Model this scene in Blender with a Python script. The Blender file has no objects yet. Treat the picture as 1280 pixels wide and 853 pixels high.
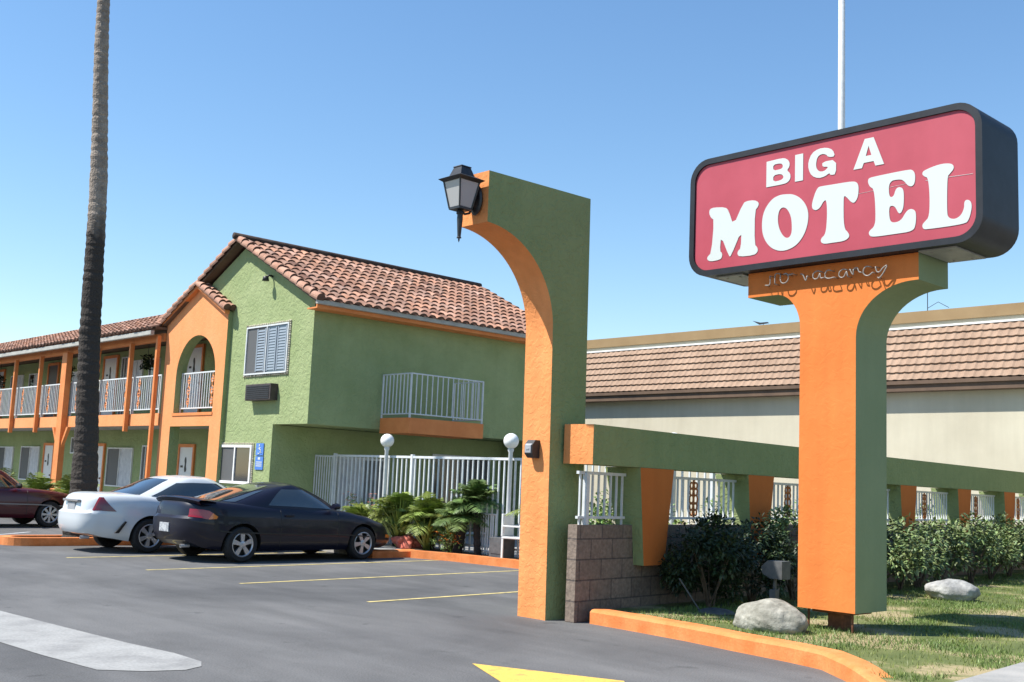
import bpy, math, random
from mathutils import Vector, Matrix, noise
from mathutils.geometry import tessellate_polygon
random.seed(7)
R = math.radians
PI = math.pi
scene = bpy.context.scene
col = scene.collection

# ---------------------------------------------------------------- materials
def srgb(h):
    return tuple(((c / 255) / 12.92 if c / 255 <= .04045 else ((c / 255 + .055) / 1.055) ** 2.4) for c in h)

def new_mat(name):
    m = bpy.data.materials.new(name); m.use_nodes = True
    nt = m.node_tree
    return m, nt, nt.nodes['Principled BSDF']

def plain(name, c, rough=.6, metal=0., spec=.5, coat=0.):
    m, nt, b = new_mat(name)
    b.inputs['Base Color'].default_value = (*c, 1)
    b.inputs['Roughness'].default_value = rough
    b.inputs['Metallic'].default_value = metal
    b.inputs['Specular IOR Level'].default_value = spec
    if coat:
        b.inputs['Coat Weight'].default_value = coat; b.inputs['Coat Roughness'].default_value = .04
    return m

def noisy(name, c1, c2, scale=3., rough=.85, bump=.0, bscale=60., bdist=.01, detail=6, c3=None, fine=.0, attr=False, spec=.3, streak=0., lo=.35, hi=.65):
    """two-tone noise colour, optional third tone, bump; object coordinates"""
    m, nt, b = new_mat(name)
    N, L = nt.nodes, nt.links
    tc = N.new('ShaderNodeTexCoord')
    n = N.new('ShaderNodeTexNoise'); n.inputs['Scale'].default_value = scale; n.inputs['Detail'].default_value = detail
    n.inputs['Roughness'].default_value = .6
    L.new(tc.outputs['Object'], n.inputs['Vector'])
    r = N.new('ShaderNodeValToRGB')
    r.color_ramp.elements[0].position = lo; r.color_ramp.elements[1].position = hi
    r.color_ramp.elements[0].color = (*c1, 1); r.color_ramp.elements[1].color = (*c2, 1)
    if c3:
        e = r.color_ramp.elements.new(.5 * (lo + hi) + .02); e.color = (*c3, 1)
    L.new(n.outputs['Fac'], r.inputs['Fac'])
    out = r.outputs['Color']
    if fine:
        n2 = N.new('ShaderNodeTexNoise'); n2.inputs['Scale'].default_value = bscale * 1.3; n2.inputs['Detail'].default_value = 3
        L.new(tc.outputs['Object'], n2.inputs['Vector'])
        mr = N.new('ShaderNodeMapRange'); mr.inputs['From Min'].default_value = .3; mr.inputs['From Max'].default_value = .7
        mr.inputs['To Min'].default_value = 1 - fine; mr.inputs['To Max'].default_value = 1 + fine
        L.new(n2.outputs['Fac'], mr.inputs['Value'])
        mx = N.new('ShaderNodeVectorMath'); mx.operation = 'SCALE'
        L.new(out, mx.inputs[0]); L.new(mr.outputs['Result'], mx.inputs['Scale']); out = mx.outputs['Vector']
    if streak:
        mp = N.new('ShaderNodeMapping'); mp.inputs['Scale'].default_value = (4, 4, .35)
        L.new(tc.outputs['Object'], mp.inputs['Vector'])
        n3 = N.new('ShaderNodeTexNoise'); n3.inputs['Scale'].default_value = 1.6; n3.inputs['Detail'].default_value = 5
        L.new(mp.outputs['Vector'], n3.inputs['Vector'])
        mr = N.new('ShaderNodeMapRange'); mr.inputs['From Min'].default_value = .3; mr.inputs['From Max'].default_value = .75
        mr.inputs['To Min'].default_value = 1 + streak * .4; mr.inputs['To Max'].default_value = 1 - streak
        L.new(n3.outputs['Fac'], mr.inputs['Value'])
        mx = N.new('ShaderNodeVectorMath'); mx.operation = 'SCALE'
        L.new(out, mx.inputs[0]); L.new(mr.outputs['Result'], mx.inputs['Scale']); out = mx.outputs['Vector']
    if attr:
        a = N.new('ShaderNodeVertexColor'); a.layer_name = 'tint'
        mx = N.new('ShaderNodeVectorMath'); mx.operation = 'MULTIPLY'
        L.new(out, mx.inputs[0]); L.new(a.outputs['Color'], mx.inputs[1]); out = mx.outputs['Vector']
    L.new(out, b.inputs['Base Color'])
    b.inputs['Roughness'].default_value = rough
    b.inputs['Specular IOR Level'].default_value = spec
    if bump:
        nb = N.new('ShaderNodeTexNoise'); nb.inputs['Scale'].default_value = bscale; nb.inputs['Detail'].default_value = 4
        L.new(tc.outputs['Object'], nb.inputs['Vector'])
        bp = N.new('ShaderNodeBump'); bp.inputs['Strength'].default_value = bump; bp.inputs['Distance'].default_value = bdist
        L.new(nb.outputs['Fac'], bp.inputs['Height']); L.new(bp.outputs['Normal'], b.inputs['Normal'])
    return m

def knockdown(name, c1, c2, strength=.6, scale=13., dist=.012, streak=.06):
    """trowelled stucco: smooth islands with rough gaps"""
    m = noisy(name, c1, c2, scale=1.4, rough=.9, streak=streak, lo=.25, hi=.75)
    nt = m.node_tree; N, L = nt.nodes, nt.links; b = N['Principled BSDF']
    tc = [n for n in N if n.type == 'TEX_COORD'][0]
    n1 = N.new('ShaderNodeTexNoise'); n1.inputs['Scale'].default_value = scale; n1.inputs['Detail'].default_value = 5; n1.inputs['Distortion'].default_value = .8
    L.new(tc.outputs['Object'], n1.inputs['Vector'])
    rp = N.new('ShaderNodeValToRGB'); rp.color_ramp.elements[0].position = .44; rp.color_ramp.elements[1].position = .56
    L.new(n1.outputs['Fac'], rp.inputs['Fac'])
    n2 = N.new('ShaderNodeTexNoise'); n2.inputs['Scale'].default_value = scale * 7
    L.new(tc.outputs['Object'], n2.inputs['Vector'])
    ad = N.new('ShaderNodeMath'); ad.operation = 'MULTIPLY_ADD'; ad.inputs[1].default_value = .25
    L.new(n2.outputs['Fac'], ad.inputs[0]); L.new(rp.outputs['Color'], ad.inputs[2])
    bp = N.new('ShaderNodeBump'); bp.inputs['Strength'].default_value = strength; bp.inputs['Distance'].default_value = dist
    L.new(ad.outputs['Value'], bp.inputs['Height']); L.new(bp.outputs['Normal'], b.inputs['Normal'])
    return m

M = {}
ORC = (.74, .265, .08)
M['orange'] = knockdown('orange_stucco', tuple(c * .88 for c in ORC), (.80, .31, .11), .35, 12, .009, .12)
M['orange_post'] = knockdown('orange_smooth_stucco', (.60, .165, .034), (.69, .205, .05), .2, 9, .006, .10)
M['orange_pier_shaded'] = knockdown('shaded_orange_pier_stucco', (.50, .135, .025), (.56, .165, .035), .2, 9, .006)  # deeper orange; shade on the pier fronts is put into the colour
M['orange_far'] = knockdown('orange_wall_stucco', (.70, .27, .10), (.76, .31, .13), .25, 10, .008)
M['orange_trim'] = noisy('orange_trim_paint', (.62, .20, .06), (.70, .25, .08), 3, .6)
M['orange_curb'] = noisy('orange_curb_paint', (.62, .185, .05), (.72, .25, .085), 4, .75, bump=.4, bscale=40, bdist=.01, fine=.08, streak=.12)
M['green'] = knockdown('green_stucco', (.215, .27, .115), (.27, .32, .145), .55, 12, .012, .05)
M['green_post'] = knockdown('green_smooth_stucco', (.215, .27, .14), (.25, .30, .16), .25, 9, .006, .05)
M['green_motel'] = knockdown('green_wall_stucco', (.235, .295, .13), (.31, .365, .18), .45, 9, .016, .04)
M['white_metal'] = noisy('white_painted_metal', (.54, .56, .57), (.64, .66, .66), 6, .45, spec=.5)
M['white_wood'] = noisy('white_paint', (.70, .70, .68), (.78, .78, .76), 5, .55)
M['gutter'] = noisy('gutter_paint', (.33, .32, .29), (.42, .41, .37), 4, .5)
M['tile'] = noisy('clay_tile', (.32, .165, .11), (.46, .27, .195), 2.5, .85, attr=True, fine=.15, bscale=25)
M['tile_gap'] = noisy('dark_tile_underside', (.10, .055, .04), (.15, .085, .065), 5, .95)
M['ridge'] = noisy('dark_ridge_tile', (.035, .025, .022), (.07, .05, .042), 6, .9)
M['tile_pale'] = noisy('pale_concrete_tile', (.27, .18, .125), (.35, .24, .17), 1.2, .85, fine=.1, bscale=20)
M['cream'] = noisy('cream_stucco', (.46, .42, .32), (.53, .49, .38), .5, .9, bump=.3, bscale=50, bdist=.006, streak=.05)
M['tan'] = noisy('tan_metal_cap', (.26, .17, .08), (.31, .21, .105), 1, .6)
M['brown'] = noisy('brown_fascia', (.10, .065, .045), (.14, .09, .06), 2, .7)
M['black'] = noisy('black_metal', (.012, .013, .014), (.03, .03, .032), 9, .42, spec=.5)
M['dark'] = plain('dark_plastic', (.02, .02, .022), .5)
M['grey'] = noisy('grey_plastic', (.25, .26, .28), (.33, .34, .36), 8, .5)
M['grey_dark'] = noisy('darkened_grey_metal', (.07, .072, .075), (.12, .122, .125), 8, .6)  # darker copy of the grey; holds the spotlight's shade in its colour
M['sign_frame'] = noisy('sign_cabinet_metal', (.012, .014, .018), (.02, .023, .029), 5, .5, spec=.3)
M['sign_red'] = noisy('faded_red_sign_face', (.36, .048, .07), (.41, .062, .088), 1.3, .5, spec=.4, streak=.04)
M['letter'] = plain('sign_white_letters', (.52, .56, .535), .5)
M['under'] = noisy('sign_underside_metal', (.24, .24, .22), (.34, .33, .30), 5, .5)
M['glass_white'] = plain('frosted_glass', (.33, .33, .33), .25, spec=.6)
M['neon'] = plain('unlit_neon_tube', (.27, .24, .21), .3)
M['rust'] = noisy('rusty_steel', (.10, .04, .02), (.20, .08, .04), 14, .8)
M['globe'] = plain('milky_globe', (.80, .80, .78), .35, spec=.5)
M['glass'] = plain('window_glass', (.02, .025, .03), .06, spec=.9)
M['glass_blue'] = plain('reflecting_window_glass', (.07, .09, .12), .08, spec=.9)
M['curtain'] = noisy('curtain', (.45, .47, .50), (.58, .60, .62), 7, .9)
M['curtain_dim'] = noisy('grey_curtain', (.16, .17, .17), (.24, .25, .25), 7, .9)
M['screen'] = plain('window_screen', (.09, .09, .09), .6)
M['shutter'] = plain('grey_blue_shutter_slats', (.22, .26, .30), .5)
M['door_white'] = plain('white_door_paint', (.66, .67, .68), .4)
M['blue_sign'] = noisy('blue_sign_face', (.06, .17, .50), (.09, .22, .58), 6, .45)
M['ac'] = noisy('brown_metal_grille', (.05, .04, .038), (.08, .065, .06), 8, .6)
M['concrete'] = noisy('concrete', (.25, .25, .24), (.34, .33, .31), 2, .9, bump=.2, bscale=50, bdist=.004, fine=.06)
M['lavarock'] = noisy('red_stone', (.42, .10, .07), (.55, .17, .12), 8, .9, bump=.8, bscale=12, bdist=.03)
M['terracotta'] = plain('terracotta', (.10, .03, .022), .8)
M['soil'] = noisy('soil', (.06, .045, .03), (.12, .09, .06), 8, .95, bump=.6, bscale=30, bdist=.02)
M['bark'] = noisy('palm_bark_pale', (.20, .165, .135), (.30, .25, .21), 5, .95, bump=.9, bscale=22, bdist=.03)
M['bark_dark'] = noisy('palm_bark_dark', (.018, .016, .015), (.05, .043, .038), 6, .95, bump=.9, bscale=18, bdist=.03)
def barkmat():
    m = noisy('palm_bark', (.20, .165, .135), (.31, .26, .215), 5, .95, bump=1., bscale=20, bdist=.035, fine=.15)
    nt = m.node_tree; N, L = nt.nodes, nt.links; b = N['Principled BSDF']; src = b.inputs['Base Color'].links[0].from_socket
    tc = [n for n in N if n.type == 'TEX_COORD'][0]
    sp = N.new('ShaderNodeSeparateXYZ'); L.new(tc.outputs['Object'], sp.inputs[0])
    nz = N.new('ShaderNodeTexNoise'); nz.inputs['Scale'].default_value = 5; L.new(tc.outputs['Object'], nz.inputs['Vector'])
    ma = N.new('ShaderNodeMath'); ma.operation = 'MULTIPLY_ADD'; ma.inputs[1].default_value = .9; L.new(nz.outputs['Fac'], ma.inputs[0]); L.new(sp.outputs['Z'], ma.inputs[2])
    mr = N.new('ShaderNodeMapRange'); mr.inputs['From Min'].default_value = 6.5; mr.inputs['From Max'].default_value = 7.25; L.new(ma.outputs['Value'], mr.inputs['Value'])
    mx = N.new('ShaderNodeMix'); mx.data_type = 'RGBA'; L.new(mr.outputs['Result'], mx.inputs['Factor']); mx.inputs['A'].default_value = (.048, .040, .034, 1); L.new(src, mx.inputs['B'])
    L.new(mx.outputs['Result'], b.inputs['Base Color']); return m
M['bark'] = barkmat()
M['stem'] = noisy('woody_stem', (.09, .065, .045), (.15, .11, .08), 9, .9)
def leafmat(name, a, b):
    m = noisy(name, a, b, 5, .5, attr=True, spec=.45)
    return m
M['leaf'] = leafmat('glossy_leaf', (.07, .125, .035), (.145, .22, .07))
M['leaf_hedge'] = leafmat('hedge_leaf', (.09, .14, .05), (.20, .26, .11))
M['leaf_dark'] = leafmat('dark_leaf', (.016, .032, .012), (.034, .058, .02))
M['leaf_palm'] = leafmat('palm_leaf', (.115, .165, .035), (.25, .31, .075))
M['leaf_flower'] = leafmat('flower_bed_leaf', (.12, .20, .05), (.22, .31, .09))
M['petal'] = plain('orange_petal', (.85, .28, .04), .6)
M['pink'] = plain('pink_petal', (.75, .30, .22), .6)
M['grass'] = leafmat('grass_blade', (.085, .15, .03), (.16, .22, .06))
M['rock'] = noisy('pale_granite', (.17, .165, .135), (.36, .35, .30), 4, .9, bump=.9, bscale=14, bdist=.03, fine=.12)
M['rock_grey'] = noisy('grey_granite', (.22, .22, .215), (.40, .40, .38), 3, .9, bump=.8, bscale=9, bdist=.04, fine=.12)
M['plate'] = noisy('dusty_plate', (.22, .23, .25), (.46, .47, .48), 14, .6, lo=.4, hi=.55)
M['tyre'] = plain('tyre_rubber', (.012, .012, .013), .8)
M['alloy'] = noisy('alloy_wheel', (.42, .42, .44), (.5, .5, .52), 9, .35, spec=.6)
M['alloy'].node_tree.nodes['Principled BSDF'].inputs['Metallic'].default_value = .6
M['hubdark'] = plain('brake_shadow_metal', (.015, .015, .016), .7)
M['paint_white'] = plain('white_car_paint', (.56, .59, .61), .28, spec=.5, coat=.6)
M['paint_black'] = plain('midnight_car_paint', (.006, .006, .016), .38, spec=.3, coat=.35)
M['paint_red'] = plain('burgundy_car_paint', (.06, .006, .012), .3, spec=.4, coat=.5)
M['car_glass'] = plain('car_glass', (.03, .038, .042), .08, spec=1., coat=1)
M['lamp_red'] = plain('tail_lamp_red', (.30, .01, .012), .12, coat=1)
M['lamp_darkred'] = plain('tail_lamp_dark_red', (.12, .008, .01), .15, coat=1)
M['lamp_amber'] = plain('lamp_amber', (.70, .17, .02), .15, coat=1)
M['lamp_clear'] = plain('lamp_clear', (.45, .47, .48), .08, coat=1)
M['trim_black'] = plain('black_trim', (.012, .012, .012), .55)
M['trim_grey'] = plain('grey_rub_strip', (.22, .21, .21), .5)
M['yellow_line'] = noisy('worn_yellow_paint', (.30, .26, .13), (.62, .50, .20), 6, .8, lo=.3, hi=.6)
M['yellow_arrow'] = noisy('fresh_yellow_paint', (.36, .25, .09), (.66, .42, .09), 7, .8, fine=.18, lo=.28, hi=.45)
M['white_line'] = noisy('worn_white_paint', (.30, .31, .32), (.50, .51, .52), 3, .8)
M['pale_patch'] = noisy('pale_concrete_strip', (.22, .22, .215), (.31, .31, .30), 2.2, .9, fine=.12, bscale=30, c3=(.285, .285, .275))
M['blue_line'] = noisy('worn_blue_paint', (.20, .28, .42), (.30, .40, .55), 3, .8)

def asphalt():
    m, nt, b = new_mat('asphalt'); N, L = nt.nodes, nt.links
    tc = N.new('ShaderNodeTexCoord')
    def nz(scale, detail=6, dist=0., vec=None):
        n = N.new('ShaderNodeTexNoise'); n.inputs['Scale'].default_value = scale; n.inputs['Detail'].default_value = detail
        n.inputs['Distortion'].default_value = dist; n.inputs['Roughness'].default_value = .6
        L.new(vec or tc.outputs['Object'], n.inputs['Vector']); return n.outputs['Fac']
    r = N.new('ShaderNodeValToRGB'); e = r.color_ramp.elements
    e[0].position = .32; e[0].color = (.075, .075, .076, 1); e[1].position = .68; e[1].color = (.135, .134, .132, 1)
    L.new(nz(.28, 8, .6), r.inputs['Fac'])
    # long scuffs running along the driving direction
    mp = N.new('ShaderNodeMapping'); mp.inputs['Scale'].default_value = (2.2, .5, 1); mp.inputs['Rotation'].default_value = (0, 0, R(48))
    L.new(tc.outputs['Object'], mp.inputs['Vector'])
    s = N.new('ShaderNodeMapRange'); s.inputs['From Min'].default_value = .35; s.inputs['From Max'].default_value = .75
    s.inputs['To Min'].default_value = .88; s.inputs['To Max'].default_value = 1.22
    L.new(nz(.9, 8, .3, mp.outputs['Vector']), s.inputs['Value'])
    f = N.new('ShaderNodeMapRange'); f.inputs['From Min'].default_value = .25; f.inputs['From Max'].default_value = .75
    f.inputs['To Min'].default_value = .6; f.inputs['To Max'].default_value = 1.4
    L.new(nz(70, 3), f.inputs['Value'])
    mu = N.new('ShaderNodeMath'); mu.operation = 'MULTIPLY'
    L.new(s.outputs['Result'], mu.inputs[0]); L.new(f.outputs['Result'], mu.inputs[1])
    # oil spots
    o = N.new('ShaderNodeMapRange'); o.inputs['From Min'].default_value = .66; o.inputs['From Max'].default_value = .74
    o.inputs['To Min'].default_value = 1.; o.inputs['To Max'].default_value = .55
    L.new(nz(1.7, 3), o.inputs['Value'])
    mu2 = N.new('ShaderNodeMath'); mu2.operation = 'MULTIPLY'
    L.new(mu.outputs['Value'], mu2.inputs[0]); L.new(o.outputs['Result'], mu2.inputs[1])
    # hairline cracks
    v = N.new('ShaderNodeTexVoronoi'); v.feature = 'DISTANCE_TO_EDGE'; v.inputs['Scale'].default_value = .42
    nv = N.new('ShaderNodeTexNoise'); nv.inputs['Scale'].default_value = 1.4; nv.inputs['Detail'].default_value = 6
    L.new(tc.outputs['Object'], nv.inputs['Vector'])
    am = N.new('ShaderNodeVectorMath'); am.operation = 'ADD'
    L.new(tc.outputs['Object'], am.inputs[0]); L.new(nv.outputs['Color'], am.inputs[1]); L.new(am.outputs['Vector'], v.inputs['Vector'])
    cr = N.new('ShaderNodeMapRange'); cr.inputs['From Min'].default_value = .0; cr.inputs['From Max'].default_value = .006
    cr.inputs['To Min'].default_value = .90; cr.inputs['To Max'].default_value = 1.
    L.new(v.outputs['Distance'], cr.inputs['Value'])
    mu3 = N.new('ShaderNodeMath'); mu3.operation = 'MULTIPLY'
    L.new(mu2.outputs['Value'], mu3.inputs[0]); L.new(cr.outputs['Result'], mu3.inputs[1])
    mx = N.new('ShaderNodeVectorMath'); mx.operation = 'SCALE'
    L.new(r.outputs['Color'], mx.inputs[0]); L.new(mu3.outputs['Value'], mx.inputs['Scale'])
    L.new(mx.outputs['Vector'], b.inputs['Base Color'])
    b.inputs['Roughness'].default_value = .85; b.inputs['Specular IOR Level'].default_value = .3
    bp = N.new('ShaderNodeBump'); bp.inputs['Strength'].default_value = .35; bp.inputs['Distance'].default_value = .006
    L.new(nz(90, 3), bp.inputs['Height']); L.new(bp.outputs['Normal'], b.inputs['Normal'])
    return m
M['asphalt'] = asphalt()

def blockmat():
    m, nt, b = new_mat('split_block'); N, L = nt.nodes, nt.links
    tc = N.new('ShaderNodeTexCoord')
    mp = N.new('ShaderNodeMapping'); mp.inputs['Rotation'].default_value = (R(90), 0, 0)
    L.new(tc.outputs['Object'], mp.inputs['Vector'])
    br = N.new('ShaderNodeTexBrick'); br.inputs['Scale'].default_value = 1.
    br.inputs['Brick Width'].default_value = .42; br.inputs['Row Height'].default_value = .235
    br.inputs['Mortar Size'].default_value = .009; br.inputs['Color1'].default_value = (.17, .128, .10, 1)
    br.inputs['Color2'].default_value = (.215, .165, .13, 1); br.inputs['Mortar'].default_value = (.10, .08, .07, 1)
    L.new(mp.outputs['Vector'], br.inputs['Vector'])
    n = N.new('ShaderNodeTexNoise'); n.inputs['Scale'].default_value = 26; n.inputs['Detail'].default_value = 5
    L.new(tc.outputs['Object'], n.inputs['Vector'])
    f = N.new('ShaderNodeMapRange'); f.inputs['From Min'].default_value = .3; f.inputs['From Max'].default_value = .7
    f.inputs['To Min'].default_value = .75; f.inputs['To Max'].default_value = 1.2
    L.new(n.outputs['Fac'], f.inputs['Value'])
    mx = N.new('ShaderNodeVectorMath'); mx.operation = 'SCALE'
    L.new(br.outputs['Color'], mx.inputs[0]); L.new(f.outputs['Result'], mx.inputs['Scale'])
    L.new(mx.outputs['Vector'], b.inputs['Base Color']); b.inputs['Roughness'].default_value = .95
    ad = N.new('ShaderNodeMath'); ad.operation = 'SUBTRACT'
    L.new(n.outputs['Fac'], ad.inputs[0]); L.new(br.outputs['Fac'], ad.inputs[1])
    bp = N.new('ShaderNodeBump'); bp.inputs['Strength'].default_value = .8; bp.inputs['Distance'].default_value = .012
    L.new(ad.outputs['Value'], bp.inputs['Height']); L.new(bp.outputs['Normal'], b.inputs['Normal'])
    return m
M['block'] = blockmat()
M['lawn'] = noisy('lawn_soil_and_thatch', (.09, .115, .035), (.33, .27, .15), .9, .95, bump=.6, bscale=60, bdist=.02, fine=.2, c3=(.13, .15, .05), lo=.38, hi=.58)

# ---------------------------------------------------------------- mesh builder
class MB:
    def __init__(s): s.v = []; s.f = []; s.m = []; s.t = []; s.smooth = False
    def add(s, vs, fs, mi=0, tint=None):
        o = len(s.v); s.v += [tuple(v) for v in vs]; s.f += [tuple(i + o for i in f) for f in fs]
        s.m += [mi] * len(fs); s.t += [tint or (1, 1, 1)] * len(fs); return s
    def box(s, x0, x1, y0, y1, z0, z1, mi=0):
        v = [(x, y, z) for x in (x0, x1) for y in (y0, y1) for z in (z0, z1)]
        return s.add(v, [(0, 1, 3, 2), (4, 6, 7, 5), (0, 4, 5, 1), (2, 3, 7, 6), (0, 2, 6, 4), (1, 5, 7, 3)], mi)
    def bevbox(s, x0, x1, y0, y1, z0, z1, b=.01, mi=0):
        bm = MB().box(x0, x1, y0, y1, z0, z1)
        import bmesh
        m = bmesh.new(); vs = [m.verts.new(v) for v in bm.v]
        for f in bm.f: m.faces.new([vs[i] for i in f])
        bmesh.ops.recalc_face_normals(m, faces=m.faces)
        bmesh.ops.bevel(m, geom=list(m.edges), offset=b, segments=2, affect='EDGES', profile=.6)
        m.verts.index_update()
        s.add([v.co[:] for v in m.verts], [[v.index for v in f.verts] for f in m.faces], mi); m.free(); return s
    def poly(s, outer, holes, fn, thick, mi=0, mside=None):
        """2D polygon with holes; fn(a,b,d)->3D point, d in 0..thick"""
        loops = [outer] + list(holes)
        tri = tessellate_polygon([[Vector((p[0], p[1], 0)) for p in l] for l in loops])
        flat = [p for l in loops for p in l]; n = len(flat)
        vs = [fn(p[0], p[1], 0) for p in flat] + [fn(p[0], p[1], thick) for p in flat]
        o_ = len(s.v)
        s.add(vs, [tuple(t) for t in tri] + [tuple(i + n for i in reversed(t)) for t in tri], mi)
        fs = []; k = 0
        for l in loops:
            c = len(l)
            for i in range(c): fs.append((k + i, k + (i + 1) % c, k + (i + 1) % c + n, k + i + n))
            k += c
        s.f += [tuple(i + o_ for i in f) for f in fs]; s.m += [mi if mside is None else mside] * len(fs); s.t += [(1, 1, 1)] * len(fs); return s
    def tube(s, pts, r, n=6, mi=0, cap=True, tint=None):
        pts = [Vector(p) for p in pts]; rs = r if isinstance(r, (list, tuple)) else [r] * len(pts)
        vs = []
        up = Vector((0, 0, 1))
        for i, p in enumerate(pts):
            d = (pts[min(i + 1, len(pts) - 1)] - pts[max(i - 1, 0)]).normalized()
            a = d.cross(up)
            if a.length < .05: a = d.cross(Vector((1, 0, 0)))
            a.normalize(); b = d.cross(a)
            for k in range(n):
                t = 2 * PI * k / n; vs.append(p + (a * math.cos(t) + b * math.sin(t)) * rs[i])
        fs = []
        for i in range(len(pts) - 1):
            for k in range(n): fs.append((i * n + k, i * n + (k + 1) % n, (i + 1) * n + (k + 1) % n, (i + 1) * n + k))
        if cap: fs += [tuple(range(n)), tuple(range((len(pts) - 1) * n, len(pts) * n))]
        return s.add(vs, fs, mi, tint)
    def lathe(s, prof, c=(0, 0, 0), n=24, mi=0, axis='z', caps=True):
        vs = []; fs = []
        for (r, z) in prof:
            for k in range(n):
                t = 2 * PI * k / n
                if axis == 'z': vs.append((c[0] + r * math.cos(t), c[1] + r * math.sin(t), c[2] + z))
                elif axis == 'y': vs.append((c[0] + r * math.cos(t), c[1] + z, c[2] + r * math.sin(t)))
                else: vs.append((c[0] + z, c[1] + r * math.cos(t), c[2] + r * math.sin(t)))
        for i in range(len(prof) - 1):
            for k in range(n): fs.append((i * n + k, i * n + (k + 1) % n, (i + 1) * n + (k + 1) % n, (i + 1) * n + k))
        if caps: fs += [tuple(range(n)), tuple(range((len(prof) - 1) * n, len(prof) * n))]
        return s.add(vs, fs, mi)
    def grid(s, fn, nu, nv, mi=0, tint=None):
        vs = [fn(i / nu, j / nv) for j in range(nv + 1) for i in range(nu + 1)]
        fs = [(j * (nu + 1) + i, j * (nu + 1) + i + 1, (j + 1) * (nu + 1) + i + 1, (j + 1) * (nu + 1) + i) for j in range(nv) for i in range(nu)]
        return s.add(vs, fs, mi, tint)

def meshobj(name, mb, mats, smooth=False, tint=False, recalc=True):
    me = bpy.data.meshes.new(name); me.from_pydata(mb.v, [], mb.f)
    mats = mats if isinstance(mats, (list, tuple)) else [mats]
    for m in mats: me.materials.append(M[m])
    if len(mats) > 1: me.polygons.foreach_set('material_index', mb.m)
    if recalc:
        import bmesh
        b = bmesh.new(); b.from_mesh(me); bmesh.ops.recalc_face_normals(b, faces=b.faces); b.to_mesh(me); b.free()
    if smooth is True: me.polygons.foreach_set('use_smooth', [True] * len(me.polygons))
    if tint:
        a = me.color_attributes.new('tint', 'FLOAT_COLOR', 'CORNER')
        d = []
        for p, t in zip(me.polygons, mb.t): d += [t[0], t[1], t[2], 1.] * p.loop_total
        a.data.foreach_set('color', d)
    me.update()
    o = bpy.data.objects.new(name, me); col.objects.link(o)
    if smooth == 'auto':
        me.polygons.foreach_set('use_smooth', [True] * len(me.polygons))
        mod = None
        me.set_sharp_from_angle(angle=R(35))
    return o

def tag(o, label=None, cat=None, group=None, kind=None):
    if label: o['label'] = label
    if cat: o['category'] = cat
    if group: o['group'] = group
    if kind: o['kind'] = kind
    return o

def thing(name, label, cat, loc=(0, 0, 0), rotz=0., group=None):
    o = bpy.data.objects.new(name, None); col.objects.link(o); o.location = loc; o.rotation_euler = (0, 0, rotz)
    o.empty_display_size = .2
    return tag(o, label, cat, group)

def part(name, mb, mats, parent, local=False, smooth=False, tint=False, label=None):
    """world-coordinate mesh under a thing (or under a part of a thing)"""
    o = meshobj(name, mb, mats, smooth, tint); o.parent = parent
    if not local and parent.type == 'EMPTY':
        o.location = -Vector(parent.location)
    if label: o['label'] = label
    return o

def single(name, mb, mats, label, cat, loc=(0, 0, 0), group=None, smooth=False, tint=False, rotz=0.):
    o = meshobj(name, mb, mats, smooth, tint); o.location = loc; o.rotation_euler = (0, 0, rotz)
    return tag(o, label, cat, group)

def struct(name, mb, mats, kind='structure', **k):
    o = meshobj(name, mb, mats, **k); o['kind'] = kind; return o

def copy_tree(o, parent=None):
    c = o.copy(); col.objects.link(c)
    if parent: c.parent = parent
    for ch in list(o.children): copy_tree(ch, c)
    return c

def chaikin(p, n=2):
    for _ in range(n):
        q = []
        for i in range(len(p)):
            a, b = p[i], p[(i + 1) % len(p)]
            q += [(a[0] * .75 + b[0] * .25, a[1] * .75 + b[1] * .25), (a[0] * .25 + b[0] * .75, a[1] * .25 + b[1] * .75)]
        p = q
    return p

# ---------------------------------------------------------------- ground, lawn, kerbs, markings
g = MB()
xs = [-260, -60, -20] + [i * 1. for i in range(-10, 41, 2)] + [60, 120, 340]
g.grid(lambda u, v: (-260 + 600 * u, -260 + 600 * v, 0), 40, 40)
struct('ground', g, 'asphalt')

def sheet(pts, z, name, mat, kind='structure', thick=None):
    b = MB()
    if thick: b.poly(pts, [], lambda a, c, d: (a, c, z - d), thick)
    else:
        tri = tessellate_polygon([[Vector((*p, 0)) for p in pts]]); b.add([(p[0], p[1], z) for p in pts], tri)
    return struct(name, b, mat, kind)

def F(s, off=0.):   # the arcade line: s metres along it, off metres behind its front plane
    c, n = math.cos(R(5.7)), math.sin(R(5.7))
    return (9.469 + s * c - off * n, 8.707 + s * n + off * c)

# lawn bed between driveway kerb, arcade and sidewalk
lawn_poly = [(9.72, 8.95), (9.72, 7.2), (9.6, 6.3), (9.42, 5.62), (8.6, 4.72), (8.30, 4.30), (8.30, 4.0), (9.5, 3.9), (12, 4.15), (29, 5.9), (29, 10.6), (27.9, 10.7)]
b = MB()
def in_poly(x, y, P):
    c = False
    for i in range(len(P)):
        x1, y1 = P[i]; x2, y2 = P[i - 1]
        if (y1 > y) != (y2 > y) and x < (x2 - x1) * (y - y1) / (y2 - y1) + x1: c = not c
    return c
tri = tessellate_polygon([[Vector((*p, 0)) for p in lawn_poly]])
b.poly(lawn_poly, [], lambda a, c, d: (a, c, .115 - d), .11)
struct('lawn', b, 'lawn')
b = MB()
sw = [(8.15, 4.1), (9.5, 4.22), (12, 4.46), (40, 7.1), (40, 5.3), (12, 2.7), (9.2, 2.45), (7.9, 2.9)]
b.poly(sw, [], lambda a, c, d: (a, c, .125 - d), .12)
struct('pavement', b, 'concrete')

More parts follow.
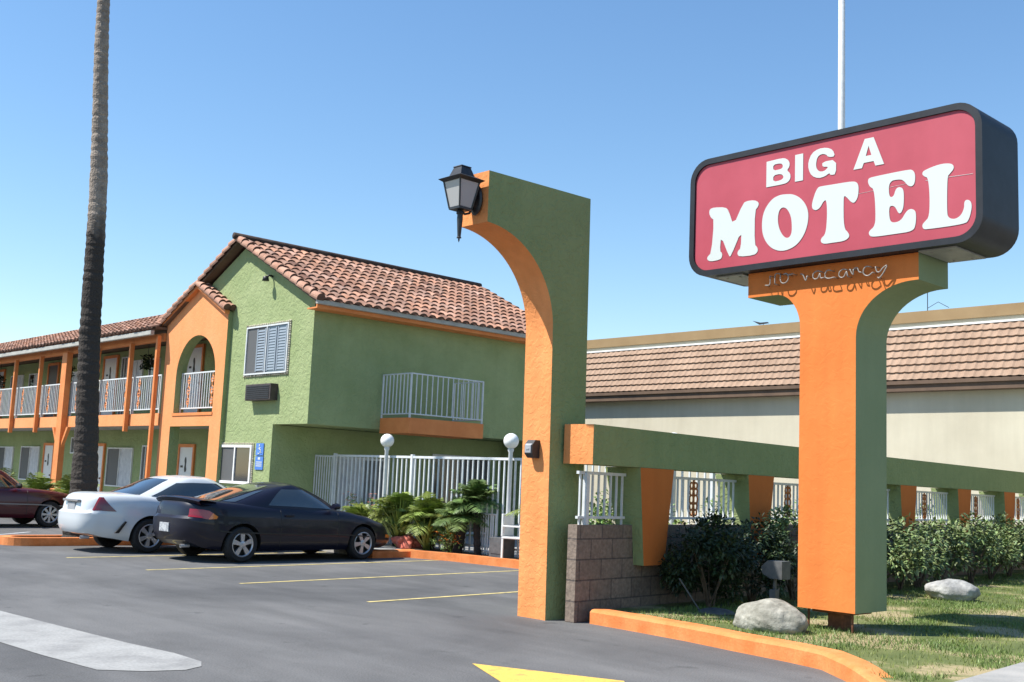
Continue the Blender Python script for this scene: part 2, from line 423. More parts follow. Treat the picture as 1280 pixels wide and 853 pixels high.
def kerb(path, w, h, name, mat, label=None):
    """kerb with rounded front top edge along path; the body lies to the right of the direction of travel"""
    b = MB(); prof = [(0, 0), (0, .8), (.12, .95), (.3, 1.), (1, 1.), (1, 0)]
    n = len(path); vs = []
    for i, p in enumerate(path):
        hh = h[i] if isinstance(h, list) else h
        a = Vector(path[max(i - 1, 0)]); c = Vector(path[min(i + 1, n - 1)]); d = (c - a).normalized(); nr = Vector((d.y, -d.x))
        for (q, z) in prof:
            jit = .004 * noise.noise(Vector((p[0] * 5, p[1] * 5, z * 3)))
            vs.append((p[0] + nr.x * q * w, p[1] + nr.y * q * w, hh * z + jit - .002))
    k = len(prof); fs = []
    for i in range(n - 1):
        for j in range(k - 1): fs.append((i * k + j, i * k + j + 1, (i + 1) * k + j + 1, (i + 1) * k + j))
    fs += [tuple(range(k)), tuple(range((n - 1) * k, n * k))]
    b.add(vs, fs)
    o = meshobj(name, b, mat, smooth='auto'); o['kind'] = 'structure'; return o

def dense(pts, step=.25):
    out = []
    for i in range(len(pts) - 1):
        a, c = Vector(pts[i]), Vector(pts[i + 1]); n = max(1, int((c - a).length / step))
        for k in range(n): out.append(tuple(a.lerp(c, k / n)))
    out.append(pts[-1]); return out
kp = dense([(8.12, 4.28), (8.62, 4.9), (9.1, 5.5), (9.2, 5.9), (9.3, 6.6), (9.42, 7.3), (9.48, 8.0), (9.52, 8.72)])
kh = [min(.165, .05 + .165 * i / 5) for i in range(len(kp))]
kerb(kp, .22, kh, 'driveway_kerb', 'orange_curb')
# parking lot planter kerbs
pl = dense([(9.95, 22.0), (9.95, 22.0)])
kerb(dense([(13.95, 17.9), (13.3, 17.62), (13.3, 17.62)]), .2, .15, 'planter_kerb', 'orange_curb') if False else None
kerb(dense([(14.62, 9.4), (14.50, 12.5), (14.42, 15.0), (14.28, 16.6), (13.98, 17.50)][::-1])[::-1], -.22, .15, 'planter_kerb', 'orange_curb')
kerb(dense([(13.98, 17.52), (12.9, 17.5)])[::-1], -.22, .15, 'planter_kerb', 'orange_curb')
b = MB()
b.poly([(12.9, 17.7), (14.1, 17.7), (14.45, 16.6), (14.6, 15), (14.7, 12.5), (14.8, 9.5), (27.9, 10.8), (27.9, 22.3), (12.9, 22.3)], [], lambda a, c, d: (a, c, .11 - d), .1)
struct('patio', b, 'concrete')
b = MB(); b.poly([(14.25, 17.55), (14.48, 16.6), (14.62, 15), (14.72, 12.5), (14.8, 9.9), (14.98, 9.9), (14.98, 18.6), (14.3, 18.6)], [], lambda a, c, d: (a, c, .125 - d), .02)
struct('flower_bed_soil', b, 'soil')
# walkway in front of the rooms
b = MB(); b.box(13.46, 14.99, 24.46, 47, 0, .12); b.box(12.0, 13.455, 22.3, 47, 0, .11)
struct('walkway', b, 'concrete')
# island
isl = [(7.95 + .48 * math.cos(t), 21.80 + .46 * math.sin(t)) for t in [R(90 + 15 * i) for i in range(13)]] + [(12.0, 21.34), (12.0, 22.26)]
isl2 = [(7.97 + .3 * math.cos(t), 21.80 + .3 * math.sin(t)) for t in [R(90 + 15 * i) for i in range(13)]] + [(11.9, 21.5), (11.9, 22.1)]
b = MB(); b.poly(isl, [isl2], lambda a, c, d: (a, c, .15 - d), .149); struct('island_kerb', b, 'orange_curb')
b = MB(); b.poly([((p[0] - 9.9) * .998 + 9.9, (p[1] - 21.8) * .99 + 21.8) for p in isl2], [], lambda a, c, d: (a, c, .11 - d), .1); struct('island_soil', b, 'soil')
# painted markings
def stripe(p, q, w, name, mat, z=.004):
    p, q = Vector(p), Vector(q); d = (q - p).normalized(); n = Vector((-d.y, d.x)) * w / 2
    b = MB(); k = 14; vs = []
    for i in range(k + 1):
        c = p.lerp(q, i / k)
        for sgn in (1, -1):
            e = c + n * sgn * (1 + .12 * noise.noise(Vector((c.x * 9, c.y * 9, sgn))))
            vs.append((e.x, e.y, z))
    b.add(vs, [(2 * i, 2 * i + 1, 2 * i + 3, 2 * i + 2) for i in range(k)])
    return struct(name, b, mat)
for p, q in (((8.04, 13.95), (14.3, 14.52)), ((8.40, 11.43), (14.4, 11.98)), ((7.73, 16.2), (13.95, 16.78)), ((7.47, 18.62), (13.2, 19.1)),
             ((8.7, 8.9), (8.7, 8.9))):
    if p != q: stripe(p, q, .075, 'parking_line', 'yellow_line')
for p, q in (((6.6, 22.9), (9.4, 25.6)), ((8.4, 22.7), (10.6, 25.2)), ((5.6, 22.9), (12.0, 22.9))):
    stripe(p, q, .10, 'parking_line', 'white_line')
stripe((5.2, 21.3), (7.3, 21.7), .14, 'parking_line', 'blue_line')
sheet([(6.48, 7.279), (7.017, 6.031), (6.6, 5.6), (6.25, 6.2), (4.6, 5.0), (4.4, 5.3), (6.10, 6.50)], .004, 'painted_arrow', 'yellow_arrow')
sheet([(4.25, 12.2), (4.36, 10.8), (4.46, 9.6), (4.56, 8.9), (4.555, 8.42), (4.45, 8.22), (4.27, 8.13), (3.98, 8.22), (3.70, 8.45), (3.60, 9.3), (3.54, 10.2), (3.4, 13.8), (4.1, 13.8)], .004, 'pale_strip', 'pale_patch')

# ---------------------------------------------------------------- clay roof tiles
def tile_slope(b, O, along, up, nrm, ncol, nrow, pitch, step, r=.125):
    """barrel tiles: O lower-left corner, unit vectors along the eave and up the slope"""
    along, up, nrm, O = Vector(along), Vector(up), Vector(nrm), Vector(O)
    W, H = ncol * pitch, nrow * step
    b.add([O, O + along * W, O + along * W + up * H, O + up * H], [(0, 1, 2, 3)], 1)
    for i in range(ncol):
        for j in range(nrow):
            t = random.uniform(.66, 1.15) * (.93 + .14 * noise.noise(Vector((i * .4, j * .5, 2)))); q = random.uniform(-.08, .08)
            tint = (t * (1 + q), t, t * (1 - q)) if random.random() > .06 else (t * .6, t * .55, t * .55)
            c0 = O + along * ((i + .5) * pitch + random.uniform(-.006, .006)) + up * (j * step - .03 + random.uniform(-.012, .012))
            vs = []
            for (d, rr, hh) in ((0, r, .045), (step * 1.12, r * .86, .012)):
                for k in range(7):
                    a = PI * k / 6
                    vs.append(c0 + up * d + along * (rr * math.cos(a)) + nrm * (hh + rr * .56 * math.sin(a)))
            fs = [(k, k + 1, k + 8, k + 7) for k in range(6)]
            b.add(vs, fs, 0, tint)
            # thickness lip at the lower edge
            lip = [v for v in vs[:7]] + [c0 + along * ((r - .02) * math.cos(PI * k / 6)) + nrm * (.04 + (r - .02) * .56 * math.sin(PI * k / 6)) for k in range(7)]
            b.add(lip, [(k, k + 1, k + 8, k + 7) for k in range(6)], 0, (tint[0] * .8, tint[1] * .8, tint[2] * .8))
            if j == 0:
                b.add([v for v in vs[:7]], [(0, 1, 2, 3, 4, 5, 6)], 1)

def rake_row(b, p0, p1, r=.12, step=.37, side=(0, 0, 1)):
    p0, p1 = Vector(p0), Vector(p1); d = (p1 - p0); n = max(1, round(d.length / step)); d.normalize()
    L_ = (p1 - p0).length / n; up = Vector((0, 0, 1)); nr = (up - d * up.dot(d)).normalized(); sd = d.cross(nr)
    for i in range(n):
        t = random.uniform(.8, 1.15); vs = []
        for (e, rr, hh) in ((-.02, r, .04), (L_ * 1.08, r * .84, 0)):
            for k in range(11):
                a = -R(35) + (PI + R(70)) * k / 10
                vs.append(p0 + d * (i * L_ + e) + sd * rr * math.cos(a) + nr * (hh + rr * math.sin(a)))
        b.add(vs, [(k, k + 1, k + 12, k + 11) for k in range(10)], 0, (t, t, t))
        b.add(vs[:11], [tuple(range(11))], 1)

# ---------------------------------------------------------------- motel
XG = 13.45
mo = thing('motel_building', 'green and orange two storey motel with clay tile roof, arched porch and railed upper walkway', 'motel', (17, 24, 0))
yz = lambda x0: (lambda a, c, d: (x0 + d, a, c))
# walls (green)
b = MB()
b.poly([(20.93, 2.65), (20.93, 5.42), (24.21, 7.0), (27.75, 5.35), (27.75, 5.2), (24.60, 5.2), (24.60, 0), (22.37, 0), (22.37, 2.65)], [], yz(XG), .2)
b.box(13.65, 20.85, 20.93, 21.13, 2.65, 5.40)           # upper side wall
b.box(13.65, 20.85, 22.372, 22.57, 0, 2.64)              # lower side wall, set back
b.box(13.65, 20.85, 21.13, 22.9, 2.652, 2.85)            # underside of the overhang
b.box(20.65, 20.85, 21.13, 27.9, 0, 5.35)
b.box(13.66, 15.0, 24.25, 24.45, 0, 5.2)
b.box(15.0, 15.2, 24.45, 47, 0, 5.2)                      # walkway back wall
b.box(13.3, 20.8, 46.8, 47, 0, 5.35)
part('wall', b, 'green_motel', mo)
b = MB(); b.box(13.62, 14.99, 24.61, 46.8, 2.68, 2.97); b.box(13.39, 13.62, 27.9, 46.8, 2.68, 2.97); part('walkway_slab', b, 'concrete', mo)
b = MB(); b.box(13.0, 15.4, 27.85, 46.9, 5.22, 5.28); part('soffit', b, 'brown', mo)
# porch wall with arch
arc = [(26.10 + 1.04 * math.cos(t), 3.93 + 1.03 * math.sin(t)) for t in [PI * i / 20 for i in range(21)]]
hole1 = [(27.35, 2.97)] + [(25.27, 2.97)] + arc
hole1 = [(25.06, 2.97)] + [(27.14, 2.97)] + arc
outer = [(24.60, 0), (24.60, 5.46), (26.12, 6.24), (27.86, 5.44), (27.86, 0), (27.26, 0), (27.26, 2.63), (25.15, 2.63), (25.15, 0)]
b = MB(); b.poly(outer, [hole1], yz(13.33), .28, 0, 1)
part('porch_wall', b, ['orange_far', 'green_motel'], mo)
b = MB(); b.poly([(25.04, 2.90), (27.18, 2.90), (27.18, 2.972), (25.04, 2.972)], [], yz(13.31), .31)
part('porch_sill', b, 'orange_trim', mo)
# fascia of the upper walkway
b = MB(); b.box(13.3, 13.385, 27.9, 46.9, 2.66, 2.985); part('walkway_fascia', b, 'orange_far', mo)
b = MB(); b.box(13.28, 13.42, 27.9, 46.9, 4.93, 5.13); part('eave_beam', b, 'orange_trim', mo)
# posts
def post(y, w=.10, full=False):
    b = MB()
    if not full: b.bevbox(13.16, 13.28, y - w / 2, y + w / 2, 2.50, 4.95, .01)
    else:
        b.bevbox(13.12, 13.30, y - .19, y + .19, 0, 4.95, .012)
        for sg in (-1, 1):
            b.poly([(y + sg * .19, 2.05), (y + sg * .19, 2.18), (y + sg * .5, 2.655), (y + sg * .62, 2.655)], [], yz(13.17), .1)
    part('post', b, 'orange_trim', mo)
for y in (29.72, 31.95, 36.4, 38.65, 43.1, 45.3): post(y)
post(34.25, full=True); post(40.9, full=True)
b = MB(); b.bevbox(13.09, 13.19, 27.88, 27.98, .1, 5.05, .01)
part('downspout', b, 'orange_trim', mo)
b = MB(); b.bevbox(12.86, 12.97, 27.85, 46.95, 5.04, 5.16, .015); part('gutter', b, 'gutter', mo)
b = MB(); b.bevbox(13.2, 21.25, 20.42, 20.53, 5.26, 5.36, .015); part('gutter', b, 'gutter', mo)
b = MB(); b.box(13.25, 21.2, 20.53, 20.57, 5.18, 5.34); b.box(13.25, 21.2, 20.57, 20.925, 5.18, 5.21)
part('eave_fascia', b, 'orange_trim', mo)
# main gable roof
sl = math.atan2(7.19 - 5.34, 24.21 - 20.42); cs, sn = math.cos(sl), math.sin(sl)
Ls = math.hypot(24.21 - 20.42, 7.19 - 5.34); nr_ = 12; st = Ls / nr_
b = MB()
tile_slope(b, (13.3, 20.42, 5.34), (1, 0, 0), (0, cs, sn), (0, -sn, cs), 30, nr_, 8.0 / 30, st, r=.112)
tile_slope(b, (13.3, 28.0, 5.34), (1, 0, 0), (0, -cs, sn), (0, sn, cs), 30, nr_, 8.0 / 30, st, r=.112)
rake_row(b, (13.24, 20.42, 5.36), (13.24, 24.21, 7.20), .105, .33); rake_row(b, (13.24, 28.0, 5.36), (13.24, 24.21, 7.20), .105, .33)
part('roof', b, ['tile', 'tile_gap'], mo, tint=True)
b = MB()
for s_ in (1, -1):
    y0 = 24.21 - s_ * 3.7
    b.add([(13.22, y0, 5.30), (13.22, 24.21, 7.12), (13.22, 24.21, 7.18), (13.22, y0, 5.36), (13.46, y0, 5.30), (13.46, 24.21, 7.12), (13.46, 24.21, 7.18), (13.46, y0, 5.36)],
          [(0, 1, 2, 3), (4, 5, 6, 7), (0, 1, 5, 4), (0, 3, 7, 4)])
part('rake_board', b, 'brown', mo)
b = MB(); b.tube([(13.1, 24.21, 7.27), (18, 24.21, 7.27), (21.2, 24.21, 7.26)], [.085, .08, .08], 8)
part('ridge_cap', b, 'ridge', mo, smooth=True)
# porch gable tiles
b = MB()
rake_row(b, (13.22, 24.52, 5.50), (13.22, 26.1, 6.29), .10, .3); rake_row(b, (13.22, 28.1, 5.37), (13.22, 26.1, 6.29), .10, .3)
rake_row(b, (13.38, 24.52, 5.50), (13.38, 26.1, 6.29), .10, .3)
part('porch_roof', b, ['tile', 'tile_gap'], mo, tint=True)
b = MB(); b.poly([(24.55, 5.38), (26.1, 6.17), (28.08, 5.26), (28.08, 5.34), (26.1, 6.26), (24.55, 5.47)], [], yz(13.20), .128)
part('porch_rake_board', b, 'orange_trim', mo)
# wing roof
sl = R(24); cs, sn = math.cos(sl), math.sin(sl)
b = MB(); tile_slope(b, (12.86, 47, 5.19), (0, -1, 0), (cs, 0, sn), (-sn, 0, cs), 72, 7, 19.15 / 72, .31, r=.112)
b.add([(14.85, 28.7, 6.05), (14.85, 47, 6.05), (20.8, 47, 6.1), (20.8, 28.7, 6.1)], [(0, 1, 2, 3)], 1)
part('wing_roof', b, ['tile', 'tile_gap'], mo, tint=True)
b = MB(); b.box(20.8, 20.9, 28.7, 47, 0, 6.08); part('rear_wall', b, 'green_motel', mo)

# railings with orange cast panels
def ornament(b, x, y, z0, z1, ax=1):
    h = z1 - z0
    def P(u, w): return (x, y + u * 1.1, z0 + w * h) if ax else (x + u, y, z0 + w * h)
    for c, r in ((.18, .05), (.5, .062), (.82, .05)):
        b.tube([P(r * math.cos(t), c + r * 1.7 * math.sin(t) / h) for t in [2 * PI * i / 12 for i in range(13)]], .019, 5)
    b.tube([P(0, 0), P(0, .1)], .014, 5); b.tube([P(0, .3), P(0, .4)], .022, 6); b.tube([P(0, .62), P(0, .7)], .022, 6); b.tube([P(0, .9), P(0, 1)], .014, 5)
    for c in (.18, .5, .82): b.tube([P(-.05, c), P(.05, c)], .016, 5)
def railing_y(x, y0, y1, z0, z1, parent, pitch=.125, orn=(), r=.011, legs=1.2, name='railing'):
    b = MB(); b.box(x - .018, x + .018, y0, y1, z1 - .035, z1); b.box(x - .014, x + .014, y0, y1, z0 + .10, z0 + .13)
    n = int((y1 - y0) / pitch)
    for i in range(1, n):
        y = y0 + (y1 - y0) * i / n; b.box(x - r, x + r, y - r, y + r, z0 + .11, z1 - .02)
    k = max(1, int((y1 - y0) / legs))
    for i in range(k + 1):
        y = y0 + .02 + (y1 - y0 - .04) * i / k; b.box(x - .016, x + .016, y - .016, y + .016, z0, z1)
    o = part(name, b, 'white_metal', parent)
    for y in orn:
        c = MB(); ornament(c, x - .005, y, z0 + .14, z1 - .05); part('ornament', c, 'orange_far', o, local=True)
    return o
ys = [27.95, 29.66, 31.9, 34.05, 36.34, 38.6, 40.7, 43.05, 45.25, 46.8]
for i in range(9):
    a, c = ys[i] + .06, ys[i + 1] - .01; w = c - a
    railing_y(13.36, a, c, 2.99, 4.03, mo, orn=(a + w * .2, a + w * .8) if w > 1.5 else (a + w * .5,))
railing_y(13.50, 25.08, 27.12, 2.99, 4.03, mo, orn=(25.45, 26.7))

# windows and doors
def window(y0, y1, z0, z1, x, frame, fw=.05, split=.5, fill=('glass', 'glass'), shut=False, label=None):
    b = MB()
    for (a0, a1, c0, c1) in ((y0, y1, z0, z0 + fw), (y0, y1, z1 - fw, z1), (y0, y0 + fw, z0 + fw, z1 - fw), (y1 - fw, y1, z0 + fw, z1 - fw),
                             (y0 + (y1 - y0) * split - fw * .4, y0 + (y1 - y0) * split + fw * .4, z0 + fw, z1 - fw)):
        b.box(x - .05, x - .002, a0, a1, c0, c1)
    w = part('window', b, frame, mo, label=label)
    ym = y0 + (y1 - y0) * split
    for k, (a, c) in enumerate(((y0 + fw, ym - fw * .4), (ym + fw * .4, y1 - fw))):
        m = MB(); m.box(x - .022, x - .003, a, c, z0 + fw, z1 - fw)
        part('pane', m, fill[k], w, local=True)
    return w
w = window(21.90, 23.78, 3.83, 4.99, XG, 'white_metal', .035, .5, ('glass_blue', 'screen'), label='upper gable window with louvred shutters')
for (a, c) in ((21.98, 22.38), (22.42, 22.80), (22.90, 23.30)):
    m = MB()
    m.box(XG - .034, XG - .024, a, a + .05, 3.9, 4.92); m.box(XG - .034, XG - .024, c - .05, c, 3.9, 4.92)
    for k in range(15):
        z = 3.92 + k * .066
        m.add([(XG - .036, a + .05, z), (XG - .036, c - .05, z), (XG - .024, c - .05, z + .045), (XG - .024, a + .05, z + .045)], [(0, 1, 2, 3)])
    part('shutter', m, 'shutter', w, local=True)
m = MB()
for i in range(24):      # rough scalloped stucco edge round the window
    t = i / 23; rr = random.uniform(.02, .034)
    for (y, z) in ((21.87 + 1.94 * t, 5.02), (21.87 + 1.94 * t, 3.80), (21.87, 3.80 + 1.22 * t), (23.81, 3.80 + 1.22 * t)):
        m.lathe([(.002, -rr), (rr, -rr * .3), (rr * .9, rr * .5), (.002, rr)], (XG - .01, y, z), 6)
part('surround', m, 'cream', w, local=True, smooth=True)
w = window(23.17, 24.72, 1.25, 2.17, XG, 'white_wood', .06, .5, ('glass', 'screen'), label='white sliding window on the ground floor')
m = MB()
for i in range(22):
    t = i / 21; rr = random.uniform(.018, .03)
    for (y, z) in ((23.13 + 1.62 * t, 2.20), (23.13, 1.25 + .95 * t)):
        m.lathe([(.002, -rr), (rr, -rr * .3), (rr * .9, rr * .5), (.002, rr)], (XG - .01, y, z), 6)
part('surround', m, 'cream', w, local=True, smooth=True)
b = MB(); b.bevbox(XG - .20, XG + .02, 22.25, 23.38, 3.20, 3.58, .015)
ac = part('air_conditioner', b, 'ac', mo)
b = MB()
for k in range(7): b.box(XG - .212, XG - .201, 22.30, 23.33, 3.24 + k * .046, 3.262 + k * .046)
part('grille', b, 'dark', ac, local=True)
b = MB(); b.tube([(XG, 22.82, 6.15), (XG - .1, 22.82, 6.17), (XG - .16, 22.82, 6.12)], .025, 6); b.lathe([(.03, .06), (.06, .04), (.085, -.06), (.05, -.06)], (XG - .19, 22.82, 6.08), 12)
part('flood_light', b, 'dark', mo, smooth=True)

def door(y0, y1, z0, frame_left=True, wreath=True, mat='door_white', zt=2.03):
    b = MB(); x = 15.0
    b.box(x - .06, x - .002, y0 - .09, y0, z0, z0 + zt + .09); b.box(x - .06, x - .002, y1, y1 + .09, z0, z0 + zt + .09); b.box(x - .06, x - .002, y0, y1, z0 + zt, z0 + zt + .09)
    d = part('door', b, 'orange_trim', mo)
    m = MB(); m.box(x - .03, x - .003, y0, y1, z0, z0 + zt); part('door_leaf', m, mat, d, local=True)
    m = MB(); m.lathe([(.002, -.05), (.028, -.045), (.03, -.02), (.012, -.01), (.012, 0)], (x - .03, y0 + .09, z0 + 1.0), 10, axis='x'); part('handle', m, 'rust', d, local=True)
    m = MB()
    if wreath:     # dark cut-out decoration at eye height
        cy = (y0 + y1) / 2
        m.poly(chaikin([(cy - .08, z0 + 1.38), (cy + .02, z0 + 1.30), (cy + .07, z0 + 1.42), (cy + .03, z0 + 1.55), (cy + .08, z0 + 1.68), (cy, z0 + 1.78), (cy - .04, z0 + 1.62), (cy - .02, z0 + 1.50)]), [], yz(x - .04), .006)
        m.box(x - .04, x - .034, cy + .16, cy + .30, z0 + 1.45, z0 + 1.51)
        part('door_number', m, 'dark', d, local=True)
for y0, y1 in ((28.95, 29.85), (34.65, 35.6), (45.0, 45.9)): door(y0, y1, 2.98)
door(39.55, 40.4, 2.98, mat='screen', wreath=False)
for y0, y1 in ((29.05, 29.85), (35.1, 35.9), (39.3, 40.1), (45.2, 46.0)): door(y0, y1, .13)
def room_window(y0, y1, z0, z1, fill, label=None):
    window(y0, y1, z0, z1, 15.0, 'white_metal', .04, .5, fill)
for a in ((32.75, 33.65, 3.3, 4.85, ('curtain', 'curtain')), (31.6, 32.3, 3.3, 4.85, ('glass', 'glass')), (33.85, 34.3, 3.0, 5.0, ('screen', 'screen')), (30.4, 31.0, 3.3, 4.7, ('curtain', 'curtain')),
          (37.0, 38.2, 3.3, 4.7, ('glass', 'curtain')), (38.5, 39.2, 3.0, 4.9, ('curtain', 'curtain')), (41.2, 42.3, 3.3, 4.8, ('curtain', 'glass')), (42.9, 44.2, 3.3, 4.8, ('curtain', 'screen'))):
    room_window(*a)
for a in ((32.95, 34.8, .9, 2.12, ('curtain', 'screen')), (31.8, 32.3, .3, 2.2, ('glass', 'screen')), (30.3, 30.9, .4, 2.1, ('curtain', 'curtain')),
          (40.6, 42.4, .9, 2.12, ('curtain', 'screen')), (43.2, 44.9, .9, 2.1, ('curtain', 'screen')), (37.2, 37.8, 1.9, 2.45, ('screen', 'screen'))):
    room_window(*a)
# glazed doors on the patio side and upper balcony door
def window_x(x0, x1, z0, z1, y, fill, fw=.06, n=2):
    b = MB(); b.box(x0, x1, y - .05, y - .002, z0, z0 + fw); b.box(x0, x1, y - .05, y - .002, z1 - fw, z1)
    for i in range(n + 1):
        x = x0 + (x1 - x0 - fw) * i / n; b.box(x, x + fw, y - .05, y - .002, z0 + fw, z1 - fw)
    w = part('patio_door', b, 'white_metal', mo)
    for i in range(n):
        xa = x0 + (x1 - x0 - fw) * i / n + fw; xb = x0 + (x1 - x0 - fw) * (i + 1) / n
        m = MB(); m.box(xa, xb, y - .025, y - .004, z0 + fw, z1 - fw); part('pane', m, fill[i % len(fill)], w, local=True)
window_x(15.3, 16.7, .15, 2.0, 22.372, ('curtain', 'curtain_dim'))
window_x(18.2, 20.2, .15, 2.2, 22.372, ('glass', 'screen'))
# balcony
b = MB(); b.box(15.42, 17.66, 19.82, 20.925, 2.56, 2.91)
bal = part('balcony', b, 'orange_trim', mo)
b = MB()
def rail_seg(b, p, q, z0, z1, n, r=.010, last=True):
    p, q = Vector(p), Vector(q)
    for i in range(n + 1 if last else n):
        c = p.lerp(q, i / n); rr = r if 0 < i < n else .018
        b.box(c.x - rr, c.x + rr, c.y - rr, c.y + rr, z0 if i in (0, n) else z0 + .09, z1 - .01)
    for za, zb in ((z1 - .035, z1), (z0 + .08, z0 + .105)):
        b.tube([(p.x, p.y, (za + zb) / 2), (q.x, q.y, (za + zb) / 2)], .017, 6)
rail_seg(b, (15.45, 20.92), (15.45, 19.86), 2.91, 3.94, 8, last=False); rail_seg(b, (15.45, 19.86), (17.63, 19.86), 2.91, 3.94, 14, last=False); rail_seg(b, (17.63, 19.86), (17.63, 20.92), 2.91, 3.94, 8)
part('balcony_railing', b, 'white_metal', bal, local=True)

# accessible parking sign on the wall
sg = thing('parking_sign', 'blue wheelchair parking sign on the green gable wall beside the lower window', 'sign', (XG - .01, 22.84, 1.6))
b = MB(); b.box(XG - .022, XG - .006, 22.67, 23.0, 1.93, 2.21); part('sign_panel', b, 'blue_sign', sg)
b = MB(); b.box(XG - .022, XG - .006, 22.66, 23.0, 1.60, 1.905); part('sign_panel', b, 'blue_sign', sg)
b = MB(); xx = XG - .026
b.lathe([(.001, -.003), (.022, -.003), (.022, .002), (.001, .002)], (xx, 22.85, 2.165), 12, axis='x')
b.tube([(xx, 22.85, 2.14), (xx, 22.845, 2.07), (xx, 22.79, 2.065), (xx, 22.765, 1.99), (xx, 22.74, 1.99)], .011, 5)
b.tube([(xx, 22.85, 2.11), (xx, 22.79, 2.105)], .009, 5)
b.tube([(xx, 22.86 + .062 * math.cos(t), 2.03 + .062 * math.sin(t)) for t in [R(60 + 25 * i) for i in range(11)]], .009, 5)
part('wheelchair_symbol', b, 'letter', sg)
b = MB(); b.box(XG - .026, XG - .0225, 22.78, 22.88, 1.83, 1.885)
for k in range(3): b.box(XG - .026, XG - .0225, 22.70, 22.96, 1.765 - k * .045, 1.785 - k * .045)
part('lettering', b, 'letter', sg)

# hanging dark plants on the upper walkway
def hanging(y, z, lab):
    t = thing('hanging_plant', lab, 'hanging plant', (14.3, y, z - .3), group='hanging plants on the upper walkway')
    b = MB(); b.tube([(14.3, y, 5.2), (14.3, y, z + .1)], .008, 4); part('hook', b, 'dark', t)
    b = MB()
    for i in range(160):
        a, e, r = random.uniform(0, 2 * PI), random.uniform(-1, 1), random.uniform(.05, .2)
        c = Vector((14.3 + r * math.cos(a), y + r * math.sin(a), z + e * .22 - .1 * r)); d = Vector((random.gauss(0, 1), random.gauss(0, 1), random.gauss(0, 1))).normalized() * .07
        q = d.orthogonal().normalized() * .03; tt = random.uniform(.5, 1.2)
        b.add([c - d, c + q, c + d, c - q], [(0, 1, 2, 3)], 0, (tt, tt, tt))
    part('leaves', b, 'leaf_dark', t, tint=True)
hanging(31.0, 4.62, 'dark hanging plant under the eave, nearest to the arched porch'); hanging(36.9, 4.55, 'dark green hanging plant just left of the thick orange post'); hanging(43.4, 4.5, 'dark hanging plant farthest along the walkway at the picture edge')

# ---------------------------------------------------------------- tile-roofed cream building
tb = thing('neighbouring_building', 'long cream stucco building with pale tile mansard behind the green arcade', 'building', (29, 15, 0))
b = MB(); b.box(28.2, 40, -12, 34, 0, 4.70); b.box(28.62, 40, -12, 34, 4.701, 6.2); part('wall', b, 'cream', tb)
b = MB(); b.box(27.86, 28.19, -12, 34, 4.42, 4.60); b.box(27.80, 28.1, -12, 34, 4.60, 4.70); part('fascia', b, 'brown', tb)
def mans(u, v):
    y = 34 - 46 * u; return y
b = MB(); nY = 46 * 20; rows = 7; vs = []
for j in range(rows):
    t0, t1 = j / rows, (j + 1) / rows
    for (t, lift) in ((t0, .055), (t1, .0)):
        for i in range(nY + 1):
            y = 34 - 46 * i / nY; ph = (y / .235) % 1
            w = .026 * (math.sin(2 * PI * ph) if ph < .5 else .35 * math.sin(2 * PI * ph))
            x = 27.84 + .62 * t - (lift + w) * .9; z = 4.71 + 1.50 * t + (lift + w) * .35
            vs.append((x, y, z))
k = nY + 1
fs = []
for r_ in range(2 * rows - 1):
    for i in range(nY): fs.append((r_ * k + i, r_ * k + i + 1, (r_ + 1) * k + i + 1, (r_ + 1) * k + i))
b.add(vs, fs); part('mansard_tiles', b, 'tile_pale', tb, smooth=False)
b = MB(); b.box(28.40, 28.60, -12, 34, 6.19, 6.24); part('flashing', b, 'white_wood', tb)
b = MB(); b.box(28.50, 28.7, -12, 34, 6.24, 6.36); part('parapet', b, 'cream', tb)
b = MB(); b.box(28.44, 28.8, -12, 34, 6.36, 6.66); part('parapet_cap', b, 'tan', tb)
b = MB(); b.tube([(28.6, 14.1, 6.6), (28.6, 14.1, 7.35)], .012, 5); b.tube([(28.6, 14.1, 6.75), (28.6, 13.8, 6.9), (28.6, 13.5, 6.72)], .008, 4)
part('roof_mast', b, 'dark', tb)
b = MB(); b.poly([(19.75, 6.84), (19.45, 6.76), (19.2, 6.76), (19.15, 6.72), (19.5, 6.70)], [], yz(28.55), .03); b.tube([(28.56, 19.35, 6.66), (28.56, 19.35, 6.75)], .01, 4)
part('roof_bracket', b, 'dark', tb)

# flag pole behind the sign
b = MB(); b.tube([(29.6, 17.3, 0), (29.6, 17.32, 12), (29.6, 17.35, 24)], [.13, .11, .09], 16)
single('flag_pole', b, 'white_metal', 'tall white metal pole rising behind the red sign', 'pole', smooth=True)

# ---------------------------------------------------------------- gateway pillar with half arch
gp = thing('arch_pillar', 'tall green and orange stucco pillar ending in a half arch at the driveway', 'pillar', (9.5, 9.38, 0))
arc = [(8.10 + 1.12 * math.sin(t), 3.38 + 1.09 * math.cos(t)) for t in [R(90) * i / 24 for i in range(25)]]
out = [(9.82, 0), (9.82, 5.09), (8.12, 5.07)] + [(8.12, 4.47)] + arc[1:] + [(9.23, 0)]
b = MB(); n = len(out)
b.poly(out, [], lambda a, c, d: (a, 9.145 + .028 * c * .45 + d, c), .46, 0, 1)
# the outer back face is green: split side faces by position
o = part('shaft', b, ['green', 'orange'], gp)
me = o.data
for p in me.polygons:
    if p.center.x > 9.7 or p.center.z > 5.06: p.material_index = 0
